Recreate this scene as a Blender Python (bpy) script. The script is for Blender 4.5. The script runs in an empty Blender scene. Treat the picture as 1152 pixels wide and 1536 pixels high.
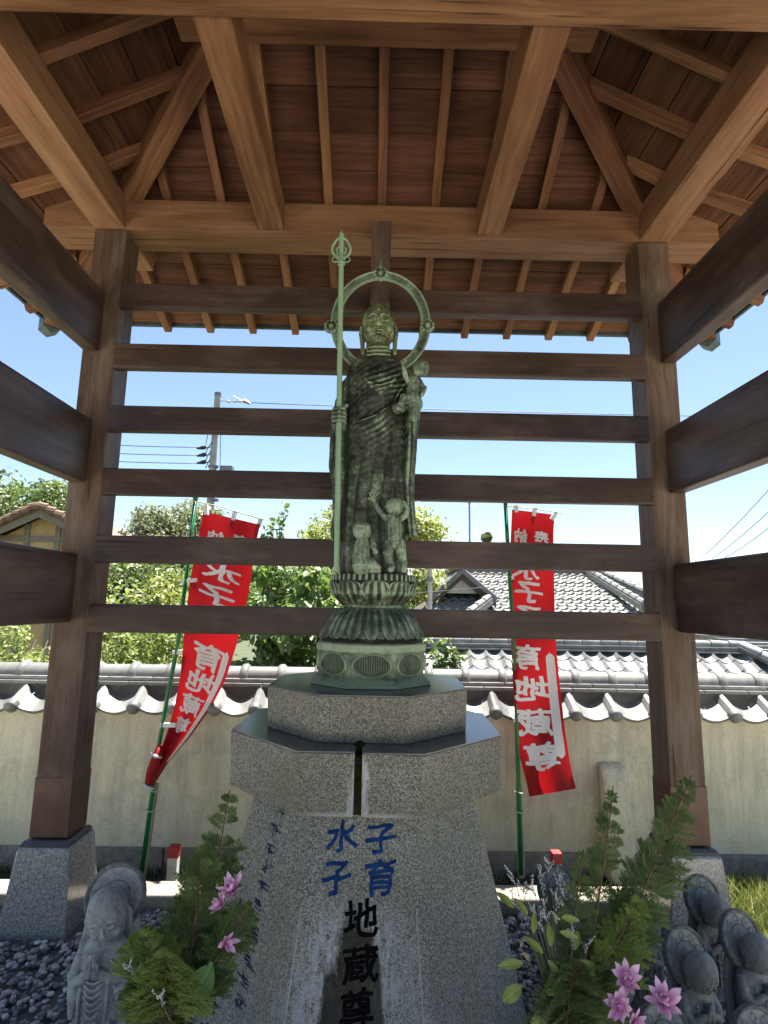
import bpy, bmesh, math, random
import numpy as np
from mathutils import Vector, Matrix, noise as mnoise
R = math.radians
random.seed(7); RNG = np.random.default_rng(7)
S = bpy.context.scene

# ------------------------------------------------------------------ camera
FPX, EYE = 850.0, 1.45
pit, yaw, rol = math.atan(137/FPX), R(0.6), 0.0170
fw = Vector((math.sin(yaw)*math.cos(pit), math.cos(yaw)*math.cos(pit), math.sin(pit)))
r0 = Vector((math.cos(yaw), -math.sin(yaw), 0)); u0 = r0.cross(fw)
rt = math.cos(rol)*r0 + math.sin(rol)*u0; up = math.cos(rol)*u0 - math.sin(rol)*r0
cam = bpy.data.cameras.new('camera'); camo = bpy.data.objects.new('camera', cam)
S.collection.objects.link(camo)
camo.matrix_world = Matrix(((rt.x, up.x, -fw.x, 0), (rt.y, up.y, -fw.y, 0), (rt.z, up.z, -fw.z, EYE), (0, 0, 0, 1)))
cam.sensor_fit = 'HORIZONTAL'; cam.sensor_width = 36; cam.lens = 36*FPX/1152
cam.clip_start = 0.05; cam.clip_end = 3000
S.camera = camo

# ------------------------------------------------------------------ light
SUN = Vector((0.17, 0.236, 1.0)).normalized()
world = bpy.data.worlds.new('World'); S.world = world; world.use_nodes = True
wn = world.node_tree; bg = wn.nodes['Background']
sky = wn.nodes.new('ShaderNodeTexSky'); sky.sky_type = 'NISHITA'; sky.sun_disc = False
sky.sun_elevation = math.asin(SUN.z); sky.sun_rotation = math.atan2(SUN.x, SUN.y)
sky.altitude = 0; sky.air_density = 1.0; sky.dust_density = 0.55; sky.ozone_density = 1.2
wn.links.new(sky.outputs[0], bg.inputs[0]); bg.inputs[1].default_value = 0.05
sl = bpy.data.lights.new('sun', 'SUN'); sl.energy = 5.0; sl.angle = R(0.53); sl.color = (1.0, 0.95, 0.86)
so = bpy.data.objects.new('sun', sl); S.collection.objects.link(so)
so.rotation_euler = SUN.to_track_quat('Z', 'Y').to_euler(); so.location = (3, 5, 20)
S.view_settings.view_transform = 'Standard'; S.view_settings.look = 'None'
S.view_settings.exposure = 2.22; S.view_settings.gamma = 1.0; S.view_settings.use_curve_mapping = False
S.cycles.max_bounces = 10; S.cycles.diffuse_bounces = 7; S.cycles.transparent_max_bounces = 12

def P(x, y, Y):
    """point seen at (x, y) of the survey photograph, at true depth Y"""
    d = fw + rt*((x-576)/FPX) + up*((768-y)/FPX)
    t = Y/d.y
    return Vector((d.x*t, Y, EYE+d.z*t))

# ------------------------------------------------------------------ object helpers
WM = {}
def reg(o, M, parent=None):
    S.collection.objects.link(o)
    WM[o.name] = M.copy()
    if parent is not None:
        o.parent = parent
        o.matrix_basis = WM[parent.name].inverted() @ M
    else:
        o.matrix_basis = M
    return o
def tag(o, label=None, cat=None, group=None, kind=None):
    if label: o['label'] = label
    if cat: o['category'] = cat
    if group: o['group'] = group
    if kind: o['kind'] = kind
    return o
def thing(name, loc, label, cat, group=None):
    o = bpy.data.objects.new(name, None); o.empty_display_size = .1
    reg(o, Matrix.Translation(Vector(loc)))
    return tag(o, label, cat, group)
def copy_tree(o, M, parent=None, label=None):
    c = o.copy(); reg(c, M, parent)
    if label: c['label'] = label
    for ch in list(o.children):
        copy_tree(ch, M @ (WM[o.name].inverted() @ WM[ch.name]), c)
    return c

class MB:
    def __init__(s): s.v = []; s.f = []; s.mi = []; s.cur = 0
    def add(s, vs, fs):
        b = len(s.v); s.v += [tuple(v) for v in vs]
        for f in fs: s.f.append(tuple(i+b for i in f)); s.mi.append(s.cur)
        return s
    def box(s, a, b, M=None):
        x0, y0, z0 = a; x1, y1, z1 = b
        vs = [Vector(p) for p in ((x0,y0,z0),(x1,y0,z0),(x1,y1,z0),(x0,y1,z0),(x0,y0,z1),(x1,y0,z1),(x1,y1,z1),(x0,y1,z1))]
        if M: vs = [M @ v for v in vs]
        return s.add(vs, [(0,3,2,1),(4,5,6,7),(0,1,5,4),(1,2,6,5),(2,3,7,6),(3,0,4,7)])
    def loft(s, rings, caps=True, closed=True):
        n = len(rings[0]); b = len(s.v)
        vs = [p for r in rings for p in r]; fs = []
        for i in range(len(rings)-1):
            for j in range(n if closed else n-1):
                k = (j+1) % n
                fs.append((i*n+j, i*n+k, (i+1)*n+k, (i+1)*n+j))
        if caps and closed:
            fs.append(tuple(range(n))[::-1]); fs.append(tuple((len(rings)-1)*n+j for j in range(n)))
        return s.add(vs, fs)
    def tube(s, pts, rad, n=8):
        pts = [Vector(p) for p in pts]; rs = rad if isinstance(rad, (list, tuple)) else [rad]*len(pts)
        rings = []; prev = None
        for i, p in enumerate(pts):
            t = (pts[min(i+1, len(pts)-1)]-pts[max(i-1, 0)]).normalized()
            a = t.orthogonal().normalized() if prev is None else (prev - t*prev.dot(t)).normalized()
            prev = a; c = t.cross(a)
            rings.append([p + (a*math.cos(2*math.pi*k/n)+c*math.sin(2*math.pi*k/n))*rs[i] for k in range(n)])
        return s.loft(rings)
    def lathe(s, prof, n=24, c=(0,0,0), sx=1, sy=1, ph=0):
        rings = [[Vector((c[0]+r*sx*math.cos(2*math.pi*k/n+ph), c[1]+r*sy*math.sin(2*math.pi*k/n+ph), c[2]+z)) for k in range(n)] for r, z in prof]
        return s.loft(rings)
    def build(s, name, mat, parent=None, M=None, smooth=False, world=True, bevel=0, mesh_only=False):
        """verts are world coords (world=True) or local ones placed by M"""
        M = M or Matrix.Identity(4)
        me = bpy.data.meshes.new(name)
        if world and parent is not None:
            M = WM[parent.name]; Mi = M.inverted(); vs = [Mi @ Vector(v) for v in s.v]
        elif world and parent is None and s.v:
            A = np.array(s.v); c = Vector(((A[:,0].min()+A[:,0].max())/2, (A[:,1].min()+A[:,1].max())/2, A[:,2].min()))
            M = Matrix.Translation(c); vs = [Vector(v)-c for v in s.v]
        else: vs = s.v
        me.from_pydata(vs, [], s.f)
        mats = mat if isinstance(mat, (list, tuple)) else [mat]
        for m in mats: me.materials.append(m)
        if len(mats) > 1: me.polygons.foreach_set('material_index', s.mi)
        if bevel:
            bm = bmesh.new(); bm.from_mesh(me)
            bmesh.ops.recalc_face_normals(bm, faces=bm.faces)
            es = [e for e in bm.edges if len(e.link_faces) == 2 and e.calc_face_angle(0) > .5]
            bmesh.ops.bevel(bm, geom=es, offset=bevel, segments=1 if bevel < .004 else 2, affect='EDGES', profile=.6)
            bm.to_mesh(me); bm.free()
        if smooth is True: me.polygons.foreach_set('use_smooth', [True]*len(me.polygons))
        elif smooth:
            me.polygons.foreach_set('use_smooth', [True]*len(me.polygons)); me.set_sharp_from_angle(angle=R(smooth))
        me.update()
        if mesh_only: return me
        o = bpy.data.objects.new(name, me)
        return reg(o, M, parent)

def inst(name, me, M, parent=None):
    return reg(bpy.data.objects.new(name, me), M, parent)
def frame(p, xdir, zdir=Vector((0,0,1))):
    x = Vector(xdir).normalized(); z = Vector(zdir); z = (z - x*z.dot(x)).normalized(); y = z.cross(x)
    return Matrix(((x.x,y.x,z.x,p[0]),(x.y,y.y,z.y,p[1]),(x.z,y.z,z.z,p[2]),(0,0,0,1)))
def beam(name, p0, p1, w, h, mat, parent, zdir=Vector((0,0,1)), bev=.004, cut0=None, cut1=None):
    """square timber: p0-p1 is the centre line of its BOTTOM face; local X runs along the grain"""
    p0 = Vector(p0); p1 = Vector(p1); L = (p1-p0).length
    M = frame((p0+p1)/2, p1-p0, zdir)
    m = MB(); m.box((-L/2, -w/2, 0), (L/2, w/2, h))
    return m.build(name, mat, parent, M, world=False, bevel=bev)

# ------------------------------------------------------------------ materials
class NT:
    def __init__(s, name):
        s.m = bpy.data.materials.new(name); s.m.use_nodes = True; s.t = s.m.node_tree
        s.b = s.t.nodes['Principled BSDF']; s.out = s.t.nodes['Material Output']
    def n(s, typ, ins=None, **props):
        nd = s.t.nodes.new('ShaderNode'+typ)
        for k, v in props.items(): setattr(nd, k, v)
        for k, v in (ins or {}).items(): s.put(nd.inputs[k], v)
        return nd
    def put(s, sock, v):
        if isinstance(v, bpy.types.NodeSocket): s.t.links.new(v, sock)
        elif isinstance(v, bpy.types.Node): s.t.links.new(v.outputs[0], sock)
        else:
            if isinstance(v, tuple) and len(v) == 3 and sock.type == 'RGBA': v = v+(1,)
            sock.default_value = v
    def tc(s, w='Object'): return s.n('TexCoord').outputs[w]
    def map(s, vec, sc=(1,1,1), loc=(0,0,0)):
        return s.n('Mapping', {'Vector': vec, 'Scale': sc, 'Location': loc}).outputs[0]
    def noise(s, vec, sc, det=4, rough=.55, dist=0):
        return s.n('TexNoise', {'Vector': vec, 'Scale': sc, 'Detail': det, 'Roughness': rough, 'Distortion': dist}).outputs[0]
    def ramp(s, fac, stops, interp='LINEAR'):
        r = s.n('ValToRGB', {'Fac': fac}); cr = r.color_ramp; cr.interpolation = interp
        while len(cr.elements) < len(stops): cr.elements.new(.5)
        for e, (p, c) in zip(cr.elements, stops):
            e.position = p; e.color = (c,c,c,1) if isinstance(c, (int, float)) else tuple(c)+(1,)
        return r.outputs[0]
    def mix(s, fac, a, b, typ='MIX'):
        nd = s.n('Mix', data_type='RGBA', blend_type=typ)
        s.put(nd.inputs[0], fac); s.put(nd.inputs[6], a); s.put(nd.inputs[7], b)
        return nd.outputs[2]
    def math(s, op, a, b=0.0, clamp=False):
        nd = s.n('Math', operation=op, use_clamp=clamp); s.put(nd.inputs[0], a); s.put(nd.inputs[1], b)
        return nd.outputs[0]
    def sep(s, vec): return s.n('SeparateXYZ', {'Vector': vec}).outputs
    def rand(s): return s.n('ObjectInfo').outputs['Random']
    def bump(s, h, st=.3, d=.005, nrm=None):
        ins = {'Height': h, 'Strength': st, 'Distance': d}
        if nrm is not None: ins['Normal'] = nrm
        return s.n('Bump', ins).outputs[0]
    def set(s, **kw):
        for k, v in kw.items(): s.put(s.b.inputs[{'color':'Base Color','rough':'Roughness','normal':'Normal','metal':'Metallic','spec':'Specular IOR Level','coat':'Coat Weight','trans':'Transmission Weight','alpha':'Alpha'}[k]], v)
        return s.m

def wood(name, c1, c2, c3, rough=.55, wear=None, spec=.16):
    t = NT(name); oc = t.tc(); rnd = t.rand()
    off = t.n('CombineXYZ', {0: t.math('MULTIPLY', rnd, 37.0), 1: t.math('MULTIPLY', rnd, 11.0), 2: t.math('MULTIPLY', rnd, 5.0)}).outputs[0]
    v = t.n('VectorMath', operation='ADD'); t.put(v.inputs[0], oc); t.put(v.inputs[1], off); v = v.outputs[0]
    warp = t.noise(t.map(v, (1.3, 5, 5)), 1.0, 2, .5)
    wv = t.n('VectorMath', operation='ADD'); t.put(wv.inputs[0], t.map(v, (.55, 26, 26)))
    t.put(wv.inputs[1], t.n('CombineXYZ', {1: t.math('MULTIPLY', warp, 3.2), 2: t.math('MULTIPLY', warp, 2.0)}).outputs[0]); wv = wv.outputs[0]
    big = t.noise(t.map(v, (.9, 4, 4)), 1.4, 4, .6)
    rings = t.noise(wv, 1.6, 3, .6)
    fine = t.noise(t.map(v, (5, 190, 190)), 1.0, 3, .7)
    f = t.math('ADD', t.math('MULTIPLY', big, .42), t.math('ADD', t.math('MULTIPLY', rings, .36), t.math('MULTIPLY', fine, .22)))
    col = t.ramp(f, [(.36, c3), (.5, c1), (.64, c2)])
    kn = t.n('TexVoronoi', {'Vector': t.map(v, (1.1, 7.5, 7.5)), 'Scale': 1.0, 'Randomness': 1.0}).outputs[0]
    knot = t.ramp(kn, [(.035, 1.0), (.10, 0.0)])
    col = t.mix(t.math('MULTIPLY', knot, .75), col, tuple(q*.45 for q in c3))
    ck = t.noise(t.map(v, (.8, 60, 60)), 1.0, 2, .4); ckm = t.noise(t.map(v, (1.5, 3, 3)), 1.2, 2)
    crack = t.math('MULTIPLY', t.ramp(ck, [(.31, 1.0), (.34, 0.0)]), t.ramp(ckm, [(.5, 0.0), (.6, 1.0)]))
    col = t.mix(t.math('MULTIPLY', crack, .8), col, (.012,.007,.004))
    val = t.math('ADD', .78, t.math('MULTIPLY', rnd, .44))
    hs = t.n('HueSaturation', {'Color': col, 'Value': val, 'Hue': t.math('ADD', .494, t.math('MULTIPLY', rnd, .012)), 'Saturation': 1.0}).outputs[0]
    if wear:
        w = t.ramp(t.noise(t.map(v, (1.2, 3, 3)), 2.2, 5, .65), [(.48, 0.0), (.7, 1.0)])
        hs = t.mix(t.math('MULTIPLY', w, wear[1]), hs, wear[0])
    b = t.bump(t.math('ADD', fine, t.math('SUBTRACT', t.math('MULTIPLY', rings, .6), t.math('MULTIPLY', crack, 2.0))), .35, .0025)
    return t.set(color=hs, rough=rough, normal=b, spec=spec)
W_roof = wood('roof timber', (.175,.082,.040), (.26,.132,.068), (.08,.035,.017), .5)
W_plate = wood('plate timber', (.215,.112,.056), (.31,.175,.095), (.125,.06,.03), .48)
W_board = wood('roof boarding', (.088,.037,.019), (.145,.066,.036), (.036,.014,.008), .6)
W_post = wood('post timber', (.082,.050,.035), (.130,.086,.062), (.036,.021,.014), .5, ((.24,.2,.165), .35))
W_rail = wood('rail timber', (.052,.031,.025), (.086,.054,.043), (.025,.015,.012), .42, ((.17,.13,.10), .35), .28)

def granite(name, tones, sc=210, rough=.35, stain=None, polish=False, spec=.5):
    t = NT(name); oc = t.tc()
    a = t.noise(oc, sc, 2, .6); b = t.noise(t.map(oc, (1,1,1), (3,7,1)), sc*.45, 2, .6)
    v = t.n('TexVoronoi', {'Vector': oc, 'Scale': sc*.8}).outputs[1]
    vs = t.sep(v)[0]
    f = t.math('ADD', t.math('MULTIPLY', a, .55), t.math('ADD', t.math('MULTIPLY', b, .3), t.math('MULTIPLY', vs, .22)))
    col = t.ramp(f, [(.38, tones[0]), (.5, tones[1]), (.64, tones[2])])
    if stain: col = stain(t, oc, col)
    big = t.noise(oc, 2.5, 4, .6)
    col = t.mix(t.ramp(big, [(.4, 0.0), (.7, .35)]), col, tuple(c*.62 for c in tones[1]))
    rr = t.math('ADD', rough, t.math('MULTIPLY', a, .12))
    return t.set(color=col, rough=rr, spec=spec, normal=t.bump(f, .05 if polish else .25, .0015))
G_stone = granite('post base granite', ((.05,.052,.052), (.19,.195,.19), (.42,.42,.40)), 340, .12, polish=True)

def plain(name, col, rough=.6, metal=0, var=.12, sc=8, bump=.1, bsc=60, spec=.4):
    t = NT(name); oc = t.tc()
    n1 = t.noise(oc, sc, 4, .6)
    c = t.mix(t.ramp(n1, [(.3, 0.0), (.7, 1.0)]), tuple(x*(1-var*1.6) for x in col), tuple(min(1, x*(1+var)) for x in col))
    return t.set(color=c, rough=rough, metal=metal, spec=spec, normal=t.bump(t.noise(oc, bsc, 3), bump, .002))

# ================================================================== GROUND
def terrain():
    xs = np.concatenate([np.linspace(-400, -32, 24), np.linspace(-30, 30, 61), np.linspace(32, 400, 24)])
    ys = np.concatenate([np.linspace(-200, -22, 12), np.linspace(-20, 3.2, 12), np.linspace(3.6, 30, 34), np.linspace(34, 900, 70)])
    m = MB()
    def h(x, y):
        z = -.16
        if y > 4.2: z = -.16 - 3.0*min(1, (y-4.2)/1.2)
        if y > 60:
            k = min(1, (y-60)/100)
            z += k*(3 + math.sin(x*.013+1)+.6*math.sin(x*.037))
        if y > 160: z += min(1, (y-160)/300)*4
        return z
    vs = [(x, y, h(x, y)) for y in ys for x in xs]; n = len(xs)
    fs = [(j*n+i, j*n+i+1, (j+1)*n+i+1, (j+1)*n+i) for j in range(len(ys)-1) for i in range(n-1)]
    m.add(vs, fs)
    t = NT('earth'); oc = t.tc()
    c = t.ramp(t.noise(oc, .8, 6, .65), [(.35, (.03,.04,.015)), (.6, (.05,.06,.025)), (.75, (.04,.06,.02))])
    t.set(color=c, rough=.9, normal=t.bump(t.noise(oc, 30, 5), .5, .02))
    o = m.build('ground', t.m, smooth=True); tag(o, kind='structure')
terrain()
# unseen pale ground added to bounce sunlight under the roof; gravel bed round the shrine
m = MB(); m.box((-7, -9, -.16), (7, .93, .012))
t = NT('bounce_paving'); oc = t.tc()
c = t.ramp(t.noise(oc, 3, 6, .65), [(.3, (.58,.53,.45)), (.7, (.70,.66,.58))])
t.set(color=c, rough=.85, normal=t.bump(t.noise(oc, 90, 4), .3, .003))
tag(m.build('bounce_paving', t.m, bevel=.006), kind='structure')
for q_ in ((-7, -2.06), (3.62, 7)):  # side strips put in to bounce more sun into the shelter
    m = MB(); m.box((q_[0], .94, -.16), (q_[1], 2.85, .004)); tag(m.build('bounce_paving', t.m, bevel=.006), kind='structure')
m = MB(); m.box((1.73, .94, -.16), (3.60, 1.6, .004)); tag(m.build('bounce_paving', t.m, bevel=.006), kind='structure')
m = MB(); m.box((-2.02, .94, -.16), (1.72, 2.962, -.012))
tag(m.build('gravel_bed', plain('gravel dust', (.10,.098,.095), .9), ), kind='structure')

# ================================================================== SHELTER
SH = thing('wooden_shelter', (0, 1.415, 0), 'brown timber shelter with hipped roof on four posts, slatted with horizontal rails', 'shelter')
CX, CY, PX, PYH = 0.0, 1.415, 1.473, 1.47     # post centres
def hgt(d): return 3.61 - (.5 if d < 0 else .36)*d
HX, HY, EV = 1.485, 1.485, .83
copper = plain('bronze sleeve copper', (.085,.044,.032), .42, .3, .2, 14, .08)
zinc = plain('green copper edging', (.075,.09,.088), .5, .2, .2, 10)
slate = plain('dark gasket', (.05,.055,.062), .35, 0, .2)
posts = []
for sx in (-1, 1):
    for sy in (1, -1):
        x, y = sx*PX, CY+sy*PYH
        m = MB(); m.box((-1.52, -.085, -.085), (1.52, .085, .085))
        o = m.build('post', W_post, SH, frame((x, y, .38+1.52), (0,0,1), (0,-1,0)), world=False, bevel=.008)
        # copper sleeve and bevelled base stone belong to the post
        m = MB(); b = .0875
        m.lathe([(b*1.4142, .372), (b*1.4142, .625), ((b-.002)*1.4142, .632), (.08*1.4142, .632)], 4, (x, y, 0), ph=math.pi/4)
        m.build('metal_sleeve', copper, o, bevel=.004)
        m = MB(); m.lathe([(.108*1.4142, .340), (.108*1.4142, .352), (.098*1.4142, .364), (.09*1.4142, .366)], 4, (x, y, 0), ph=math.pi/4)
        m.build('base_plate', slate, o)
        m = MB(); m.lathe([(.16*1.4142, -.1), (.150*1.4142, 0), (.118*1.4142, .330), (.112*1.4142, .3395)], 4, (x, y, 0), ph=math.pi/4)
        m.build('base_stone', G_stone, o, bevel=.006)
# wall plates with projecting ends
zp = 3.427
for sy in (1, -1):
    beam('wall_plate', (-1.84, CY+sy*1.485, zp), (1.84, CY+sy*1.485, zp), .2, .178, W_plate, SH, bev=.006)
for sx in (-1, 1):
    beam('wall_plate', (sx*1.484, CY-1.79, zp+.002), (sx*1.484, CY+1.79, zp+.002), .17, .182, W_plate, SH, bev=.006)
# back rails
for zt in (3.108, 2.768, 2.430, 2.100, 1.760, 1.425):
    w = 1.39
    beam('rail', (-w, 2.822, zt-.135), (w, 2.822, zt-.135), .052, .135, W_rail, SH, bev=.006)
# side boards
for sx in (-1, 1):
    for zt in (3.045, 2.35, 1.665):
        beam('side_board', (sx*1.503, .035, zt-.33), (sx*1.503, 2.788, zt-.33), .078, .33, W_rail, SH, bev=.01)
# tie beams, ridge, king strut
for x in (-.607, .575):
    beam('tie_beam', (x, .03, 3.437), (x, 2.80, 3.437), .132, .17, W_roof, SH, bev=.006)
beam('cross_beam', (-1.40, 1.56, 3.427), (1.40, 1.56, 3.427), .2, .178, W_roof, SH, bev=.006)  # darker timber colour stands in for this beam being unlit
for sy in (1, -1): beam('purlin', (-.915, CY+sy*.70, 3.90), (.915, CY+sy*.70, 3.90), .11, .10, W_roof, SH, bev=.006)
for sx in (1, -1): beam('purlin', (sx*.76, CY-.64, 3.902), (sx*.76, CY+.64, 3.902), .10, .085, W_roof, SH, bev=.006)
beam('strut', (-.01, 2.80, 2.96), (-.01, 2.80, 3.425), .10, .118, W_rail, SH, zdir=Vector((0,-1,0)), bev=.005)
# hip rafters (inner and outer run)
for sx in (-1, 1):
    for sy in (1, -1):
        def hp(d, dz=0): return Vector((sx*(HX+d), CY+sy*(HY+d), hgt(d)+dz))
        beam('hip_rafter', hp(-1.47, -.06), hp(.03, -.085), .105, .15, W_roof, SH, bev=.005)
        beam('hip_rafter', hp(.0, -.05), hp(EV+.01, -.02), .10, .09, W_roof, SH, bev=.005)
# common rafters
RW, RH = .048, .056
def rafter(p, q):
    if (q-p).length > .06: beam('rafter', p, q, RW, RH, W_roof, SH, bev=.0025)
for k in range(-7, 8):
    x = -.01+.2975*k
    a = abs(x)
    for sy in (1, -1):
        din = max(-1.44, a-HX+.03)
        if din < 0: rafter(Vector((x, CY+sy*(HY+din), hgt(din))), Vector((x, CY+sy*HY, hgt(0))))
        dout = max(0, a-HX+.06)
        if dout < EV-.05: rafter(Vector((x, CY+sy*(HY+dout), hgt(dout))), Vector((x, CY+sy*(HY+EV+.02), hgt(EV+.02))))
for k in range(-9, 7):
    y = 2.035+.295*k; a = abs(y-CY)
    for sx in (-1, 1):
        din = max(-1.44, a-HY+.03)
        if din < 0: rafter(Vector((sx*(HX+din), y, hgt(din))), Vector((sx*HX, y, hgt(0))))
        dout = max(0, a-HY+.06)
        if dout < EV-.05: rafter(Vector((sx*(HX+dout), y, hgt(dout))), Vector((sx*(HX+EV+.02), y, hgt(EV+.02))))
# roof boards, one by one, with open joints
def plank(side, d0, d1):
    k0, k1 = hgt(d0)+RH+.0015, hgt(d1)+RH+.0015
    g = .0035; s = (k1-k0)/(d1-d0)
    d0 += g; d1 -= g; k0 += s*g; k1 -= s*g
    th = .016+random.uniform(-.002, .002); dz = random.uniform(0, .0025)
    if side in 'BF':
        sy = 1 if side == 'B' else -1
        e = [Vector((-(HX+d0), CY+sy*(HY+d0), k0+dz)), Vector((HX+d0, CY+sy*(HY+d0), k0+dz)), Vector((HX+d1, CY+sy*(HY+d1), k1+dz)), Vector((-(HX+d1), CY+sy*(HY+d1), k1+dz))]
        xd = Vector((1,0,0))
    else:
        sx = 1 if side == 'R' else -1
        e = [Vector((sx*(HX+d0), CY-(HY+d0), k0+dz)), Vector((sx*(HX+d0), CY+(HY+d0), k0+dz)), Vector((sx*(HX+d1), CY+(HY+d1), k1+dz)), Vector((sx*(HX+d1), CY-(HY+d1), k1+dz))]
        xd = Vector((0,1,0))
    c = (e[0]+e[1]+e[2]+e[3])/4; M = frame(c, xd); Mi = M.inverted()
    lo = [Mi @ v for v in e]; hi = [Mi @ (v+Vector((0,0,th))) for v in e]
    m = MB(); m.loft([lo, hi]); m.build('roof_board', W_board, SH, M, world=False)
ds = [-1.47, -1.31, -1.15, -.99, -.83, -.668, -.508, -.333, -.167, 0, .185, .377, .56, .71, .835]
for side in 'BFLR':
    for a, b in zip(ds[:-1], ds[1:]): plank(side, a, b)
# roof covering, ridge cap, copper eave edging, corner caps
tile_dark = plain('roof covering tile', (.16,.165,.17), .45, 0, .25, 12)
m = MB(); E2 = EV+.03
def ring(d, z): return [Vector((-(HX+d), CY-(HY+d), z)), Vector((HX+d, CY-(HY+d), z)), Vector((HX+d, CY+HY+d, z)), Vector((-(HX+d), CY+HY+d, z))]
m.loft([ring(-1.48, hgt(-1.48)+.085), ring(0, hgt(0)+.085), ring(E2, hgt(E2)+.078), ring(E2, hgt(E2)+.125), ring(0, hgt(0)+.16), ring(-1.48, hgt(-1.48)+.16)])
m.build('roof_covering', tile_dark, SH)
m = MB(); m.lathe([(.13, 4.44), (.12, 4.52), (.05, 4.55), (.09, 4.62), (.06, 4.70), (.005, 4.78)], 16, (0, CY, 0)); m.build('finial', tile_dark, SH, smooth=40)
X1, Y1, Zc = HX+E2, HY+E2, hgt(E2)+.05
for a, b in (((-X1, CY+Y1), (X1, CY+Y1)), ((-X1, CY-Y1), (X1, CY-Y1)), ((-X1, CY-Y1), (-X1, CY+Y1)), ((X1, CY-Y1), (X1, CY+Y1))):
    beam('eave_edging', (a[0], a[1], Zc), (b[0], b[1], Zc), .022, .07, zinc, SH, bev=.002)
for sx in (-1, 1):
    for sy in (1, -1):
        M = frame((sx*(X1-.02), CY+sy*(Y1-.02), Zc+.02), (sx, sy, 0))
        m = MB(); m.box((-.07, -.055, -.075), (.05, .055, .05))
        m.add([(-.07,-.055,-.076), (.05,-.055,-.076), (.05,.055,-.076), (-.07,.055,-.076), (.04,0,-.115), (-.06,0,-.115)], [(0,1,4,5),(2,3,5,4),(1,2,4),(3,0,5)])
        m.build('corner_cap', zinc, SH, M, world=False)

# ================================================================== KERB + WALL
t = NT('kerb concrete'); oc = t.tc()
c = t.ramp(t.noise(oc, 140, 3, .7), [(.3, (.17,.145,.10)), (.55, (.28,.25,.19)), (.75, (.38,.35,.29))])
kerbm = t.set(color=c, rough=.85, normal=t.bump(t.noise(oc, 140, 3), .4, .003))
x = -2.05; i = 0
KB = bpy.data.objects.new('kerb', None); reg(KB, Matrix.Translation((0, 3.05, 0))); tag(KB, kind='structure')
while x < 1.72:
    L = .6 if x < 1.1 else 1.74-x
    beam('kerb_stone', (x+.003, 3.05, -.14), (x+L-.003, 3.05, -.14), .165, .19, kerbm, KB, bev=.006); x += L

WZ0, WZ1, WY = -.16, .80, 3.735
t = NT('old plaster'); oc = t.tc(); geo = t.n('NewGeometry').outputs['Position']
z = t.sep(geo)[2]
base = t.ramp(t.noise(geo, 1.6, 6, .6), [(.3, (.60,.54,.37)), (.55, (.72,.66,.49)), (.75, (.64,.59,.46))])
streak = t.ramp(t.noise(t.map(geo, (7, 7, .8)), 2.2, 7, .74), [(.43, 0.0), (.62, 1.0)])
band = t.ramp(z, [(.02, .25), (.12, .55), (.45, .9), (.66, .55), (.78, .35)])
base = t.mix(t.math('MULTIPLY', streak, t.math('MULTIPLY', band, .55)), base, (.27,.245,.20))
grit = t.ramp(t.noise(geo, 120, 3, .7), [(.33, 1.0), (.47, 0.0)])
base = t.mix(t.math('MULTIPLY', grit, .45), base, (.16,.14,.11))
blot = t.ramp(t.noise(geo, 5.5, 5, .7), [(.5, 0.0), (.66, .5)])
base = t.mix(blot, base, (.34,.32,.26))
plaster = t.set(color=base, rough=.92, normal=t.bump(t.math('ADD', t.noise(geo, 130, 4, .7), t.noise(geo, 22, 4)), .5, .006))
WL = thing('plaster_wall', (0, WY, WZ0), 'low cream plaster wall topped with silver grey Japanese tiles behind the shelter', 'wall')
m = MB(); m.box((-9, WY, WZ0), (9, WY+.2, WZ1-.0)); m.build('wall_body', plaster, WL)
m = MB(); m.box((-9, WY-.03, WZ0-.05), (9, WY-.002, -.03)); m.build('wall_footing', plain('footing concrete', (.24,.225,.20), .9, 0, .25, 20, .4), WL, bevel=.006)
t = NT('silver grey tile'); oc = t.tc(); rn = t.rand()
c = t.ramp(t.noise(t.map(oc, (1,1,1)), 9, 5, .7), [(.25, (.08,.082,.081)), (.5, (.155,.157,.154)), (.8, (.22,.22,.21))])
c = t.mix(t.ramp(t.noise(oc, 55, 4, .7), [(.6, 0.0), (.72, .7)]), c, (.16,.15,.13))
c = t.n('HueSaturation', {'Color': c, 'Value': t.math('ADD', .72, t.math('MULTIPLY', rn, .5))}).outputs[0]
tilem = t.set(color=c, rough=.42, normal=t.bump(t.noise(oc, 70, 4), .15, .002))
mortar = plain('shadow mortar', (.10,.092,.085), .9, 0, .2)  # colour darkened to carry the shadow under the flat tiles
PIT = .248
def pantile_mesh(L=.26, end=True, seg=14, pit=PIT, th=.02, name='cover_tile'):
    """S shaped pantile: local Y runs up the slope, 0 at the lower lip"""
    prof = []
    for i in range(seg+1):
        u = i/seg
        if u < .26: a = u/.26*math.pi; zz = .036*max(0, math.sin(a))**.7
        else: a = (u-.26)/.74*math.pi; zz = -.034*math.sin(a)
        prof.append(((u)*pit*1.03 - .13*pit, zz))
    m = MB(); n = len(prof)
    def row(y, dz): return [(px_, y, pz+dz) for px_, pz in prof]
    m.loft([row(L, 0), row(0, 0), row(0, -th), row(L, -th)], caps=False, closed=False)
    if end:   # round ball end under the roll
        m.lathe([(.001, -.022), (.022, -.019), (.036, -.011), (.041, 0), (.040, .03)], 16)
        k = 5*16
        A = Matrix.Translation((0, -.003, -.002)) @ Matrix.Rotation(-math.pi/2, 4, 'X')
        for q in range(len(m.v)-k, len(m.v)): m.v[q] = tuple(A @ Vector(m.v[q]))
    return m.build(name, tilem, world=False, smooth=40, mesh_only=True)
pt = pantile_mesh()
slope = math.atan2(.15, .27)
x = -5.2
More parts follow.
